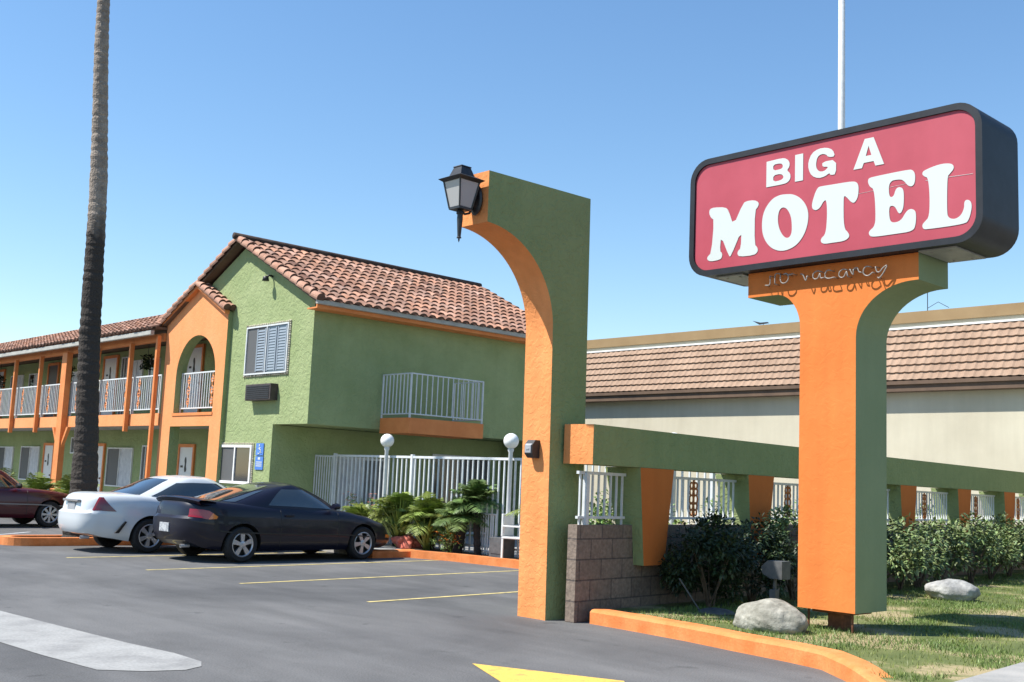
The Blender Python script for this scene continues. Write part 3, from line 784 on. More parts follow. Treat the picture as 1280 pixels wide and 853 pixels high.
# lantern
la = thing('wall_lantern', 'black carriage lantern with frosted panes on the tip of the half arch', 'lantern', (8.1, 9.4, 4.6))
cx, cy = 7.87, 9.42
b = MB(); b.lathe([(.001, 0), (.10, 0), (.12, .03), (.10, .05), (.001, .06)], (8.115, cy - .04, 4.78), 16, axis='x')
for v in range(len(b.v)): x, y, z = b.v[v]; b.v[v] = (16.23 - x if True else x, y, 4.78 + (z - 4.78) * 1.7)
part('back_plate', b, 'black', la, smooth='auto')
b = MB(); b.tube([(8.07, cy, 4.70), (8.02, cy, 4.60), (7.95, cy, 4.575), (cx, cy, 4.60)], .016, 8); part('arm', b, 'black', la, smooth=True)
def frust(b, z0, z1, w0, w1, mi=0):
    vs = [(cx + sx * w, cy + sy * w, z) for (z, w) in ((z0, w0), (z1, w1)) for (sx, sy) in ((-1, -1), (1, -1), (1, 1), (-1, 1))]
    b.add(vs, [(0, 1, 5, 4), (1, 2, 6, 5), (2, 3, 7, 6), (3, 0, 4, 7), (0, 3, 2, 1), (4, 5, 6, 7)], mi)
b = MB(); frust(b, 4.635, 4.975, .098, .158); part('glass_pane', b, 'glass_white', la)
b = MB(); frust(b, 4.61, 4.64, .104, .104); frust(b, 4.965, 5.0, .165, .215); frust(b, 5.0, 5.045, .215, .12); frust(b, 5.045, 5.16, .115, .075); frust(b, 5.16, 5.172, .085, .08)
for sx in (-1, 1):
    for sy in (-1, 1): b.tube([(cx + sx * .10, cy + sy * .10, 4.63), (cx + sx * .162, cy + sy * .162, 4.98)], .012, 5)
part('cage', b, 'black', la)
b = MB(); b.lathe([(.001, 4.61), (.045, 4.60), (.05, 4.565), (.036, 4.55), (.038, 4.5), (.022, 4.27), (.03, 4.262), (.03, 4.25), (.01, 4.245), (.012, 4.225), (.001, 4.195)], (cx, cy, 0), 12); part('finial', b, 'black', la, smooth='auto')
la.scale = (.9, .9, .9); la.location = (8.1, 9.4, 4.58)
for c_ in la.children: c_.location = -Vector((8.1, 9.4, 4.6))
# small box lamp on the pillar shaft
bl = thing('box_light', 'small grey box light on the orange face of the tall pillar', 'wall light', (9.22, 9.42, 1.95))
b = MB(); b.poly([(9.225, 1.85), (9.225, 2.06), (9.15, 2.06), (9.10, 2.0), (9.10, 1.9), (9.15, 1.85)], [], lambda a, c, d: (a, 9.335 + d, c), .13); part('housing', b, 'dark', bl)
b = MB(); b.poly([(9.148, 1.865), (9.148, 2.045), (9.095, 1.995), (9.095, 1.91)], [], lambda a, c, d: (a - .004, 9.352 + d, c), .10); b.box(9.085, 9.10, 9.38, 9.43, 1.945, 1.96); part('lens', b, 'grey', bl)

# ---------------------------------------------------------------- arcade wall (local x along it)
aw = thing('arcade_wall', 'long green beam with orange fronted piers on a low block wall', 'wall', (9.469, 8.707, 0), R(5.7))
b = MB(); b.box(0, 18.4, 0, .43, 1.80, 2.262)
o = part('beam', b, ['green', 'orange'], aw, local=True)
for p in o.data.polygons:
    if p.center.x < .01: p.material_index = 1
ps = [.955, 3.6, 6.28, 8.98, 11.82, 14.6, 17.35]
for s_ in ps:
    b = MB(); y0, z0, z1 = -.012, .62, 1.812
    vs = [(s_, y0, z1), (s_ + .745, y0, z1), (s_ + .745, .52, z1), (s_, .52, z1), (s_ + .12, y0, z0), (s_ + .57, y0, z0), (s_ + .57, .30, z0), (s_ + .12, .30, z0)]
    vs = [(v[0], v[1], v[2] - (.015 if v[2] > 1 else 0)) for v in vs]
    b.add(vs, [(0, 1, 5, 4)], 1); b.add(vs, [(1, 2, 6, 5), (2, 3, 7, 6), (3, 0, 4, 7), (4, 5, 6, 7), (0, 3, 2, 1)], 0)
    part('pier', b, ['green', 'orange_pier_shaded'], aw, local=True)
b = MB(); b.box(-.07, 18.4, .14, .27, 0, 1.10); part('block_wall', b, 'block', aw, local=True)
def arc_rail(s0, s1, orn=True):
    b = MB(); y = .20
    b.box(s0 - .03, s1 + .03, y - .02, y + .02, 1.685, 1.72); b.box(s0 - .03, s1 + .03, y - .018, y + .018, 1.17, 1.20)
    n = int((s1 - s0) / .125)
    for i in range(n + 1):
        x = s0 + .02 + (s1 - s0 - .04) * i / n; r = .011
        b.box(x - r, x + r, y - r, y + r, 1.10 if i in (0, n) else 1.185, 1.69)
    rl = part('railing', b, 'white_metal', aw, local=True)
    if orn:
        for f_ in (.42,):
            c = MB(); x = s0 + (s1 - s0) * f_
            for dx in (-.05, .05):
                for zc, r in ((1.26, .04), (1.34, .05), (1.43, .06), (1.53, .05), (1.61, .045)):
                    c.tube([(x + dx + r * .8 * math.cos(t), y - .012, zc + r * math.sin(t)) for t in [2 * PI * i / 10 for i in range(11)]], .012, 5)
            c.tube([(x, y - .012, 1.2), (x, y - .012, 1.69)], .014, 5)
            part('ornament', c, 'rust_orange', rl, local=True)
M['rust_orange'] = noisy('rust_orange_paint', (.35, .11, .03), (.55, .20, .06), 20, .7)
arc_rail(.02, .90, False)
b = MB(); b.box(.10, .16, .15, .21, 1.10, 1.70); part('rail_post', b, 'white_metal', aw, local=True)
for i in range(len(ps) - 1): arc_rail(ps[i] + .76, ps[i + 1] - .02)

# ---------------------------------------------------------------- motel sign
ms = thing('motel_sign', 'red motel sign with white letters on an orange and green stucco post', 'sign', (11.2, 6.5, .1))
fl = lambda cy_, cz_, ry, rz, a0, a1: [(cy_ + ry * math.cos(t), cz_ + rz * math.sin(t)) for t in [R(a0 + (a1 - a0) * i / 14) for i in range(15)]]
outl = [(6.17, .33), (6.865, .33)] + fl(7.19, 3.42, .325, .42, 180, 90) + [(7.575, 3.84), (7.575, 4.13), (5.45, 4.13), (5.45, 3.84)] + fl(5.50, 3.28, .67, .56, 90, 0)
b = MB(); b.poly(outl, [], lambda a, c, d: (10.86 + d, a, c), .67, 0, 1)
o = part('post', b, ['orange_post', 'green_post'], ms)
for p in o.data.polygons:
    if p.center.x > 11.5: p.material_index = 1
b = MB(); b.bevbox(11.06, 11.24, 6.42, 6.62, -.0, .331, .03); b.bevbox(10.95, 11.4, 6.28, 6.74, .295, .329, .008)
for dy in (6.25, 6.78): b.tube([(10.95, dy, .1), (10.95, dy, .34)], .014, 6)
part('base_plate', b, 'rust', ms)
# cabinet
def rrect(y0, y1, z0, z1, r, n=8):
    p = []
    for (cy_, cz_, a0) in ((y1 - r, z1 - r, 0), (y0 + r, z1 - r, 90), (y0 + r, z0 + r, 180), (y1 - r, z0 + r, 270)):
        p += [(cy_ + r * math.cos(R(a0 + 90 * i / n)), cz_ + r * math.sin(R(a0 + 90 * i / n))) for i in range(n + 1)]
    return p
fo = rrect(4.695, 8.345, 4.135, 5.60, .27); fi = rrect(4.765, 8.275, 4.205, 5.53, .21)
b = MB(); b.poly(fo, [fi], lambda a, c, d: (10.70 + d, a, c), .05); b.poly(fo, [], lambda a, c, d: (10.75 + d, a, c), .78)
b.poly(fo, [fi], lambda a, c, d: (11.53 + d, a, c), .03)
part('cabinet', b, 'sign_frame', ms, smooth='auto')
b = MB(); b.poly(rrect(4.767, 8.273, 4.207, 5.528, .208), [], lambda a, c, d: (10.722 + d, a, c), .027)
face = part('sign_face', b, 'sign_red', ms)
for ya, yb in ((7.62, 8.0), (5.02, 5.42)):
    b = MB(); b.box(10.80, 11.50, ya, yb, 4.118, 4.134)
    for y in (ya + .1, yb - .1):
        for x in (10.9, 11.4): b.lathe([(.001, -.008), (.014, -.008), (.014, .001)], (x, y, 4.118), 8)
    part('access_panel', b, 'under', ms)
LET = dict(M=[[(8.063, 4.913), (8.054, 4.965), (7.989, 4.976), (7.823, 4.953), (7.775, 4.904), (7.701, 4.709), (7.566, 4.963), (7.508, 4.981), (7.408, 4.974), (7.35, 4.94), (7.349, 4.895), (7.4, 4.846), (7.398, 4.441), (7.351, 4.39), (7.355, 4.341), (7.409, 4.312), (7.607, 4.318), (7.64, 4.354), (7.63, 4.391), (7.59, 4.42), (7.584, 4.635), (7.731, 4.338), (7.758, 4.341), (7.878, 4.607), (7.893, 4.424), (7.857, 4.39), (7.861, 4.34), (7.891, 4.316), (8.029, 4.309), (8.078, 4.338), (8.078, 4.371), (8.018, 4.417), (7.986, 4.819), (8.034, 4.854)]],
O=[[(6.99, 4.978), (6.873, 4.959), (6.762, 4.88), (6.688, 4.759), (6.68, 4.628), (6.722, 4.483), (6.818, 4.365), (6.94, 4.316), (7.064, 4.316), (7.191, 4.381), (7.283, 4.515), (7.304, 4.674), (7.275, 4.827), (7.174, 4.946), (7.073, 4.979)],[(7.021, 4.833), (6.958, 4.801), (6.907, 4.705), (6.894, 4.594), (6.898, 4.496), (6.941, 4.451), (7.004, 4.477), (7.063, 4.574), (7.087, 4.688), (7.071, 4.796)]],
T=[[(6.636, 4.762), (6.637, 4.816), (6.594, 4.939), (6.559, 4.987), (6.523, 4.992), (6.376, 4.988), (6.136, 4.984), (6.079, 4.961), (6.059, 4.906), (6.068, 4.792), (6.11, 4.735), (6.148, 4.748), (6.198, 4.808), (6.235, 4.841), (6.243, 4.788), (6.239, 4.472), (6.176, 4.406), (6.171, 4.359), (6.233, 4.326), (6.372, 4.327), (6.483, 4.325), (6.523, 4.355), (6.519, 4.395), (6.46, 4.436), (6.443, 4.638), (6.452, 4.828), (6.492, 4.815), (6.533, 4.747), (6.581, 4.725), (6.616, 4.737)]],
E=[[(5.951, 4.939), (5.946, 4.979), (5.903, 4.99), (5.478, 4.998), (5.437, 4.983), (5.41, 4.934), (5.415, 4.842), (5.444, 4.807), (5.49, 4.821), (5.536, 4.885), (5.582, 4.911), (5.707, 4.91), (5.707, 4.734), (5.653, 4.73), (5.629, 4.811), (5.594, 4.828), (5.552, 4.809), (5.536, 4.751), (5.541, 4.596), (5.572, 4.538), (5.599, 4.542), (5.63, 4.609), (5.66, 4.636), (5.707, 4.633), (5.7, 4.486), (5.665, 4.447), (5.572, 4.456), (5.514, 4.547), (5.468, 4.573), (5.416, 4.55), (5.402, 4.497), (5.407, 4.399), (5.435, 4.326), (5.642, 4.325), (5.902, 4.325), (5.938, 4.356), (5.938, 4.397), (5.866, 4.443), (5.859, 4.599), (5.878, 4.853), (5.927, 4.884)]],
L=[[(5.337, 4.921), (5.319, 4.958), (5.141, 4.995), (5.031, 4.982), (4.999, 4.954), (4.995, 4.916), (5.043, 4.869), (5.065, 4.846), (5.072, 4.48), (5.058, 4.413), (4.993, 4.388), (4.929, 4.415), (4.892, 4.484), (4.891, 4.559), (4.859, 4.575), (4.822, 4.548), (4.812, 4.482), (4.845, 4.36), (4.887, 4.325), (5.289, 4.325), (5.327, 4.335), (5.338, 4.379), (5.311, 4.408), (5.259, 4.454), (5.253, 4.682), (5.27, 4.872), (5.308, 4.889)]],
B=[[(7.246, 5.409), (7.041, 5.416), (6.978, 5.399), (6.935, 5.351), (6.934, 5.295), (6.971, 5.257), (6.926, 5.216), (6.918, 5.159), (6.95, 5.115), (7.012, 5.101), (7.246, 5.102)],[(7.155, 5.358), (7.058, 5.358), (7.023, 5.334), (7.027, 5.297), (7.065, 5.285), (7.154, 5.286)],[(7.153, 5.229), (7.052, 5.232), (7.013, 5.198), (7.018, 5.171), (7.055, 5.152), (7.152, 5.152)]],
I=[[(6.861, 5.418), (6.756, 5.418), (6.756, 5.102), (6.861, 5.102)]],
G=[[(6.349, 5.306), (6.431, 5.311), (6.467, 5.354), (6.526, 5.366), (6.574, 5.338), (6.59, 5.265), (6.584, 5.209), (6.548, 5.166), (6.489, 5.159), (6.447, 5.184), (6.437, 5.204), (6.508, 5.213), (6.509, 5.271), (6.337, 5.268), (6.337, 5.1), (6.406, 5.1), (6.418, 5.129), (6.477, 5.097), (6.56, 5.09), (6.644, 5.133), (6.686, 5.217), (6.689, 5.305), (6.646, 5.396), (6.562, 5.434), (6.455, 5.428), (6.378, 5.387)]],
A=[[(5.989, 5.432), (5.884, 5.432), (5.762, 5.11), (5.862, 5.11), (5.884, 5.165), (6.0, 5.165), (6.022, 5.11), (6.124, 5.11)],[(5.943, 5.348), (5.910, 5.238), (5.977, 5.238)]])
for ch in 'BIGAMOTEL':
    rnd = {'M': 1, 'O': 2, 'T': 2, 'E': 2, 'L': 2, 'B': 1, 'I': 0, 'G': 1, 'A': 0}[ch]
    loops = [chaikin(l, rnd) for l in LET[ch]]
    if ch == 'B': loops[0] = chaikin([LET['B'][0][0]] + LET['B'][0] + [LET['B'][0][-1]], 1)
    if ch == 'O': loops = [chaikin(l, 2) for l in LET['O']]
    b = MB(); b.poly(loops[0], loops[1:], lambda a, c, d: (10.7165 + d, a, c), .005)
    part('letter', b, 'letter', face, local=True)
b = MB(); b.tube([(10.7205, 4.80, 4.832), (10.7205, 5.05, 4.84), (10.7205, 5.3, 4.845)], .0025, 4); b.tube([(10.7205, 5.42, 4.85), (10.7205, 6.1, 4.83)], .0015, 4)
part('scratch', b, 'letter', face, local=True)
NEON = [[(7.282, 3.949), (7.219, 3.953), (7.218, 4.053)], [(7.151, 3.951), (7.149, 4.053), (7.124, 4.072)], [(7.102, 4.07), (7.077, 4.053), (7.08, 4.002), (7.059, 3.956), (7.012, 3.951), (6.976, 3.983), (6.974, 4.034), (7.002, 4.059), (7.035, 4.052)], [(6.974, 4.041), (6.915, 4.045)], [(6.81, 4.031), (6.781, 4.02), (6.745, 3.949), (6.728, 4.0)], [(6.555, 4.031), (6.598, 4.043), (6.645, 4.02), (6.652, 3.978), (6.628, 3.954), (6.589, 3.964), (6.566, 4.011), (6.554, 3.96), (6.523, 3.96)], [(6.433, 4.032), (6.472, 4.036), (6.498, 4.004), (6.495, 3.961), (6.456, 3.943), (6.389, 3.95)], [(6.234, 4.016), (6.279, 4.026), (6.322, 3.998), (6.325, 3.957), (6.297, 3.936), (6.264, 3.946), (6.237, 3.996), (6.222, 3.941)], [(6.196, 4.019), (6.158, 3.953), (6.154, 4.014)], [(6.144, 4.02), (6.106, 4.023), (6.087, 3.979), (6.062, 3.969)], [(5.959, 4.02), (6.003, 4.025), (6.032, 3.994), (6.032, 3.952), (6.002, 3.926), (5.966, 3.927), (5.925, 3.954)], [(5.893, 4.012), (5.876, 3.956), (5.842, 3.952), (5.806, 3.989), (5.76, 4.011), (5.806, 3.928), (5.849, 3.885), (5.867, 3.894)]]
b = MB()
for s_ in NEON:
    q = [Vector((10.775, p[0], p[1])) for p in s_]; pts = []
    for i in range(len(q) - 1):
        p0, p1, p2, p3 = q[max(i - 1, 0)], q[i], q[i + 1], q[min(i + 2, len(q) - 1)]
        for k in range(4):
            t = k / 4; pts.append(.5 * ((2 * p1) + (p2 - p0) * t + (2 * p0 - 5 * p1 + 4 * p2 - p3) * t * t + (3 * p1 - p0 - 3 * p2 + p3) * t ** 3))
    pts.append(q[-1]); b.tube(pts, .0075, 6); b.tube([pts[0], pts[0] + Vector((.085, 0, 0))], .006, 5); b.tube([pts[-1], pts[-1] + Vector((.085, 0, 0))], .006, 5)
part('neon_tubing', b, 'neon', ms, smooth=True)

# ---------------------------------------------------------------- white patio fence and globe lamps
fe = thing('patio_fence', 'white metal picket fence around the motel patio', 'fence', (14.8, 18, .1))
XF = 14.85
b = MB(); y = 9.9
while y < 21.8: b.box(XF - .014, XF + .014, y - .014, y + .014, .14, 1.99); y += .156
part('pickets', b, 'white_metal', fe)
b = MB(); b.box(XF - .025, XF + .025, 9.8, 21.8, 1.98, 2.03); b.box(XF - .02, XF + .02, 9.8, 21.8, .26, .30); part('rail', b, 'white_metal', fe)
b = MB()
for i in range(9):
    x, y = XF - .2 * i / 8, 21.84 + .5 * i / 8; b.box(x - .012, x + .012, y - .012, y + .012, .14, 1.985)
b.tube([(XF, 21.82, 1.99), (XF - .2, 22.36, 1.99)], .02, 4); b.tube([(XF, 21.82, .28), (XF - .2, 22.36, .28)], .02, 4); part('side_panel', b, 'white_metal', fe)
for y in (21.82, 18.9, 14.2, 11.0): 
    b = MB(); b.bevbox(XF - .035, XF + .035, y - .035, y + .035, .11, 2.06, .006); part('fence_post', b, 'white_metal', fe)

gl = None
def globe(y, lab):
    t = thing('globe_lamp', lab, 'lamp post', (XF - .12, y, .11), group='globe lamps along the patio fence')
    x = XF - .12
    b = MB(); b.lathe([(.07, 0), (.07, .03), (.045, .05), (.042, 2.02), (.06, 2.05), (.06, 2.09), (.05, 2.10)], (x, y, .11), 14); part('pole', b, 'white_metal', t, smooth='auto')
    b = MB(); b.lathe([(max(.003, .150 * math.sin(PI * i / 12)), -.150 * math.cos(PI * i / 12)) for i in range(13)], (x, y, 2.35), 20); part('globe', b, 'globe', t, smooth=True)
globe(19.68, 'white globe lamp standing among the palms, left of the tall pillar'); globe(15.70, 'white globe lamp half hidden by the tall orange pillar'); globe(11.72, 'white globe lamp whose top peeks over the green beam')
# low white wicket and chair by the fence, terracotta pot, red boulder
b = MB(); P0, P1 = Vector((14.78, 16.6)), Vector((14.74, 16.05))
for i in range(8):
    c = P0.lerp(P1, i / 7); b.box(c.x - .01, c.x + .01, c.y - .01, c.y + .01, .13, .92)
b.tube([(P0.x, P0.y, .92), (P1.x, P1.y, .92)], .016, 5); b.tube([(P0.x, P0.y, .2), (P1.x, P1.y, .2)], .014, 5)
single('wicket', b, 'white_metal', 'low white metal wicket leaning at the patio fence just left of the patio chair', 'gate')
ch = thing('patio_chair', 'white plastic patio chair just left of the tall pillar by the globe lamp', 'chair', (14.66, 15.35, .12), R(20))
b = MB(); b.bevbox(-.23, .23, -.22, .22, .38, .42, .015); part('seat', b, 'white_wood', ch, local=True)
b = MB(); b.bevbox(-.23, .23, .19, .23, .42, .84, .015); part('backrest', b, 'white_wood', ch, local=True)
for sx in (-1, 1):
    b = MB(); b.bevbox(sx * .24 - .025, sx * .24 + .025, -.2, .2, .60, .63, .008); b.box(sx * .24 - .02, sx * .24 + .02, -.2, -.17, .4, .6); part('armrest', b, 'white_wood', ch, local=True)
    for sy in (-1, 1):
        b = MB(); b.box(sx * .21 - .018, sx * .21 + .018, sy * .2 - .018, sy * .2 + .018, 0, .38); part('leg', b, 'white_wood', ch, local=True)
b = MB(); b.bevbox(14.5, 14.8, 15.55, 15.95, .12, .50, .01); b.box(14.49, 14.501, 15.6, 15.9, .2, .42)
single('utility_box', b, 'grey_dark', 'low dark grey metal box at the foot of the globe lamp beside the tall pillar', 'utility box')

def boulder(name, c, s, seed, mat, lab, rz=0., amp=.18, cut=.0, group=None):
    import bmesh
    m = bmesh.new(); bmesh.ops.create_icosphere(m, subdivisions=5, radius=1)
    for v in m.verts:
        d = v.co.normalized()
        r = 1 + amp * noise.noise(d * 1.3 + Vector((seed, 0, 0))) * 1.6 + amp * .5 * noise.noise(d * 3.1 + Vector((seed, 5, 0))) + amp * .16 * noise.noise(d * 9 + Vector((seed, 9, 0)))
        if cut and d.y < 0: r -= cut * math.exp(-((d.x - .05) ** 2) / .03) * max(0, .6 - d.z)
        v.co = Vector((d.x * r * s[0], d.y * r * s[1], max(d.z * r, -.55) * s[2]))
    me = bpy.data.meshes.new(name); m.to_mesh(me); m.free(); me.materials.append(M[mat]); me.polygons.foreach_set('use_smooth', [True] * len(me.polygons))
    o = bpy.data.objects.new(name, me); col.objects.link(o); o.location = c; o.rotation_euler = (0, 0, rz); tag(o, lab, 'rock', group); return o
boulder('boulder', (14.38, 18.35, .22), (.24, .28, .19), 3, 'lavarock', 'reddish boulder in the planter in front of the black coupe', amp=.3)
boulder('boulder', (10.34, 6.86, .21), (.28, .42, .22), 11, 'rock', 'rounded pale granite boulder behind the orange kerb left of the sign post', 0, .09, .14)
boulder('boulder', (16.2, 7.62, .22), (.31, .38, .19), 21, 'rock_grey', 'flat topped grey boulder on the lawn right of the sign post', .3, .10)
boulder('stone', (11.0, 8.05, .12), (.20, .24, .06), 31, 'grey_dark', 'small flat grey stone disc in shade under the dark bush', 0, .05)

# spotlight on stake
sp = thing('spotlight', 'grey box spotlight on a short stake in the shade beside the sign post', 'spotlight', (11.55, 7.62, .1))
b = MB(); b.box(11.54, 11.57, 7.60, 7.63, .1, .48); part('stake', b, 'grey_dark', sp)
b = MB(); b.bevbox(11.50, 11.58, 7.57, 7.66, .30, .42, .008); b.bevbox(11.52, 11.57, 7.585, 7.645, .22, .28, .006); part('junction_box', b, 'grey_dark', sp)
b = MB(); b.poly([(7.46, .55), (7.46, .76), (7.66, .76), (7.75, .68), (7.73, .60), (7.62, .55)], [], lambda a, c, d: (11.46 + d, a, c), .18); b.tube([(11.55, 7.62, .45), (11.55, 7.60, .58)], .02, 6); part('lamp_head', b, 'grey_dark', sp)

# ---------------------------------------------------------------- vegetation
def leaf(b, c, d, w, l, tt, mi=0, droop=.0):
    side = d.cross(Vector((0, 0, 1)))
    if side.length < .1: side = d.cross(Vector((1, 0, 0)))
    side.normalize(); up = side.cross(d)
    e = c + d * l - Vector((0, 0, droop * l)); m = c + d * l * .5 + up * l * .06
    b.add([c, m + side * w - up * w * .35, e, m - side * w - up * w * .35, m], [(0, 1, 4), (1, 2, 4), (2, 3, 4), (3, 0, 4)], mi, tt)

def shrub(name, c, rx, ry, h, nleaf, mat, lab, cat, group=None, llen=.07, seed=0, base_gap=.15, flat=.0, clumps=16):
    rnd = random.Random(seed); cx_, cy_, cz_ = c
    t = thing(name, lab, cat, c, group=group)
    b = MB(); tips = []
    for i in range(9):
        a = rnd.uniform(0, 2 * PI); k = rnd.uniform(.3, .85)
        p = Vector((cx_ + rx * k * math.cos(a), cy_ + ry * k * math.sin(a), cz_ + h * rnd.uniform(.5, .85)))
        m = Vector((cx_ + rx * k * .45 * math.cos(a), cy_ + ry * k * .45 * math.sin(a), cz_ + h * .28))
        b.tube([(cx_ + rnd.uniform(-.04, .04), cy_ + rnd.uniform(-.04, .04), cz_), m, p], [.013, .009, .005], 5)
    part('stem', b, 'stem', t)
    cl = []
    for i in range(clumps):
        a = rnd.uniform(0, 2 * PI); u = rnd.uniform(-.75, 1); q = math.sqrt(max(0, 1 - u * u)) * rnd.uniform(.65, 1.0)
        cl.append((Vector((cx_ + rx * q * math.cos(a), cy_ + ry * q * math.sin(a), cz_ + h * (.56 + .42 * u))), rnd.uniform(.16, .30) * min(rx, h) + .05, rnd.uniform(.6, 1.3)))
    b = MB()
    for i in range(nleaf):
        cc, cr, tn = rnd.choice(cl); o = Vector((rnd.gauss(0, 1), rnd.gauss(0, 1), rnd.gauss(0, .8)))
        o = o.normalized() * cr * rnd.uniform(.55, 1.05); p = cc + o
        if p.z < cz_ + base_gap * h * rnd.uniform(.4, 1.2): continue
        d = (o.normalized() + Vector((rnd.gauss(0, .5), rnd.gauss(0, .5), rnd.gauss(0, .5) + .1))).normalized()
        v = tn * rnd.uniform(.7, 1.3); ye = rnd.uniform(.85, 1.2)
        leaf(b, p, d, llen * .27, llen * rnd.uniform(.7, 1.3), (v * ye, v, v * .9), droop=.2)
    part('foliage', b, mat, t, tint=True)
    return t

def frond(b, base, a, length, lift, droop, nl, lw, tt, rnd, wide=.28):
    """feather palm frond: arching rachis with leaflets on both sides"""
    dirh = Vector((math.cos(a), math.sin(a), 0)); pts = []
    for i in range(nl + 1):
        s = i / nl; pts.append(base + dirh * length * (s - .12 * s * s) * math.cos(lift) + Vector((0, 0, length * (math.sin(lift) * s - droop * s * s))))
    b.tube(pts, [.007 * (1 - .8 * i / nl) + .002 for i in range(nl + 1)], 4, 0, False, tt)
    for i in range(1, nl):
        s = i / nl; d = (pts[i + 1] - pts[i - 1]).normalized(); sd = d.cross(Vector((0, 0, 1))).normalized()
        ll = length * wide * math.sin(PI * min(.97, .15 + .85 * s)) * rnd.uniform(.85, 1.1)
        for sg_ in (-1, 1):
            e = pts[i] + sd * sg_ * ll + d * ll * .55 + Vector((0, 0, -ll * rnd.uniform(.15, .45)))
            m = pts[i].lerp(e, .5) + Vector((0, 0, ll * .08)); w = d * lw
            b.add([pts[i] - w, m - w, e, m + w, pts[i] + w], [(0, 1, 3, 4), (1, 2, 3)], 0, tt)

def palm(name, c, trunk_h, tr, nf, length, lab, seed, mat='leaf_palm', group=None, droop=.75, cat='palm', trunkmat='bark_dark', lean=(0, 0)):
    rnd = random.Random(seed); t = thing(name, lab, cat, c, group=group); c = Vector(c)
    b = MB(); k = 14
    b.tube([c + Vector((lean[0] * i / k, lean[1] * i / k, trunk_h * i / k)) for i in range(k + 1)], [tr * (1.1 if i % 2 else .92) for i in range(k + 1)], 10)
    part('trunk', b, trunkmat, t)
    top = c + Vector((lean[0], lean[1], trunk_h)); b = MB()
    for i in range(nf):
        a = 2 * PI * i * .382 + rnd.uniform(-.2, .2); q = i / nf; v = rnd.uniform(.7, 1.25)
        frond(b, top + Vector((0, 0, .04)), a, length * rnd.uniform(.8, 1.1), R(84 - 80 * q + rnd.uniform(-10, 10)), droop * .62 * rnd.uniform(.6, 1.2), 22, .011, (v * rnd.uniform(.9, 1.15), v, v * .85), rnd, .38)
    part('fronds', b, mat, t, tint=True)
    return t
palm('pygmy_palm', (14.55, 18.9, .12), .60, .10, 48, .85, 'small feathery palm just right of the black coupe bonnet', 1, group='palms in the planter')
palm('pygmy_palm', (14.55, 17.85, .12), .55, .12, 52, .80, 'bushy palm with short thick trunk in the middle of the planter', 2, group='palms in the planter')
palm('pygmy_palm', (14.6, 17.0, .12), .65, .10, 48, .75, 'dark trunked palm right of the orange flowers behind the kerb', 3, mat='leaf', group='palms in the planter', lean=(0, -.15))
palm('pygmy_palm', (14.66, 16.45, .12), 1.0, .07, 42, .70, 'taller palm whose fronds reach the top of the white fence near the pillar', 4, mat='leaf', group='palms in the planter', lean=(0, .12))
palm('pygmy_palm', (14.4, 20.1, .12), .35, .08, 40, .80, 'low palm behind the black coupe windscreen', 5, group='palms in the planter')
palm('pygmy_palm', (14.6, 14.6, .12), .9, .09, 26, .8, 'palm seen through the first arcade opening', 6, group='palms in the planter')
palm('pygmy_palm', (14.6, 12.2, .12), .5, .09, 26, .9, 'low palm seen through the second arcade opening', 8, group='palms in the planter')
# spiky yellow-green plant and orange flowers
def spiky(name, c, n, h, lab, seed, mat='leaf_palm', cat='plant', group=None, w=.022):
    rnd = random.Random(seed); t = thing(name, lab, cat, c, group=group); b = MB()
    for i in range(n):
        a, e = rnd.uniform(0, 2 * PI), rnd.uniform(.1, 1.); d = Vector((math.cos(a) * e, math.sin(a) * e, 1)).normalized(); l = h * rnd.uniform(.7, 1.15)
        p = Vector(c) + Vector((rnd.uniform(-.05, .05), rnd.uniform(-.05, .05), 0)); s_ = d.cross(Vector((0, 0, 1))).normalized() * w
        m = p + d * l * .6; e_ = p + d * l + Vector((d.x, d.y, -.8)) * l * .28 * e; v = rnd.uniform(.7, 1.35)
        b.add([p - s_ * .5, m - s_, e_, m + s_, p + s_ * .5], [(0, 1, 3, 4), (1, 2, 3)], 0, (v * 1.1, v, v * .7))
    part('blades', b, mat, t, tint=True); return t
spiky('spiky_plant', (14.42, 17.75, .12), 70, .85, 'yellow green strap leaved plant behind the orange flowers', 1)
spiky('spiky_plant', (14.45, 19.5, .12), 90, .95, 'strap leaved plant behind the black coupe bonnet', 2)
spiky('spiky_plant', (14.40, 18.65, .12), 110, 1.05, 'tall yellow green strap leaved plant behind the red boulder', 3)
spiky('spiky_plant', (14.75, 17.35, .12), 90, 1.1, 'strap leaved plant between the two short thick palms at the white fence', 4)
spiky('spiky_plant', (14.75, 20.5, .12), 80, .95, 'strap leaved plant by the corner of the white fence behind the black coupe', 6)
def flowers(c, rx, ry, h, lab, seed, mat='petal', n=46, leafn=500, name='flower_bush', group=None):
    t = shrub(name, c, rx, ry, h, leafn, 'leaf_flower', lab, 'flowers', llen=.06, seed=seed, clumps=20, base_gap=.05, group=group)
    rnd = random.Random(seed); b = MB()
    for i in range(n):
        a, q = rnd.uniform(0, 2 * PI), rnd.uniform(.3, 1.05); p = Vector((c[0] + rx * q * math.cos(a), c[1] + ry * q * math.sin(a), c[2] + h * rnd.uniform(.5, 1.12)))
        for k in range(5):
            t_ = 2 * PI * k / 5 + i; r = .028
            b.add([p, p + Vector((math.cos(t_ - .4) * r, math.sin(t_ - .4) * r, .012)), p + Vector((math.cos(t_) * r * 1.3, math.sin(t_) * r * 1.3, .02)), p + Vector((math.cos(t_ + .4) * r, math.sin(t_ + .4) * r, .012))], [(0, 1, 2, 3)])
    part('blossoms', b, mat, t)
flowers((14.45, 17.15, .12), .18, .40, .38, 'low bush with orange flowers behind the orange kerb', 5)
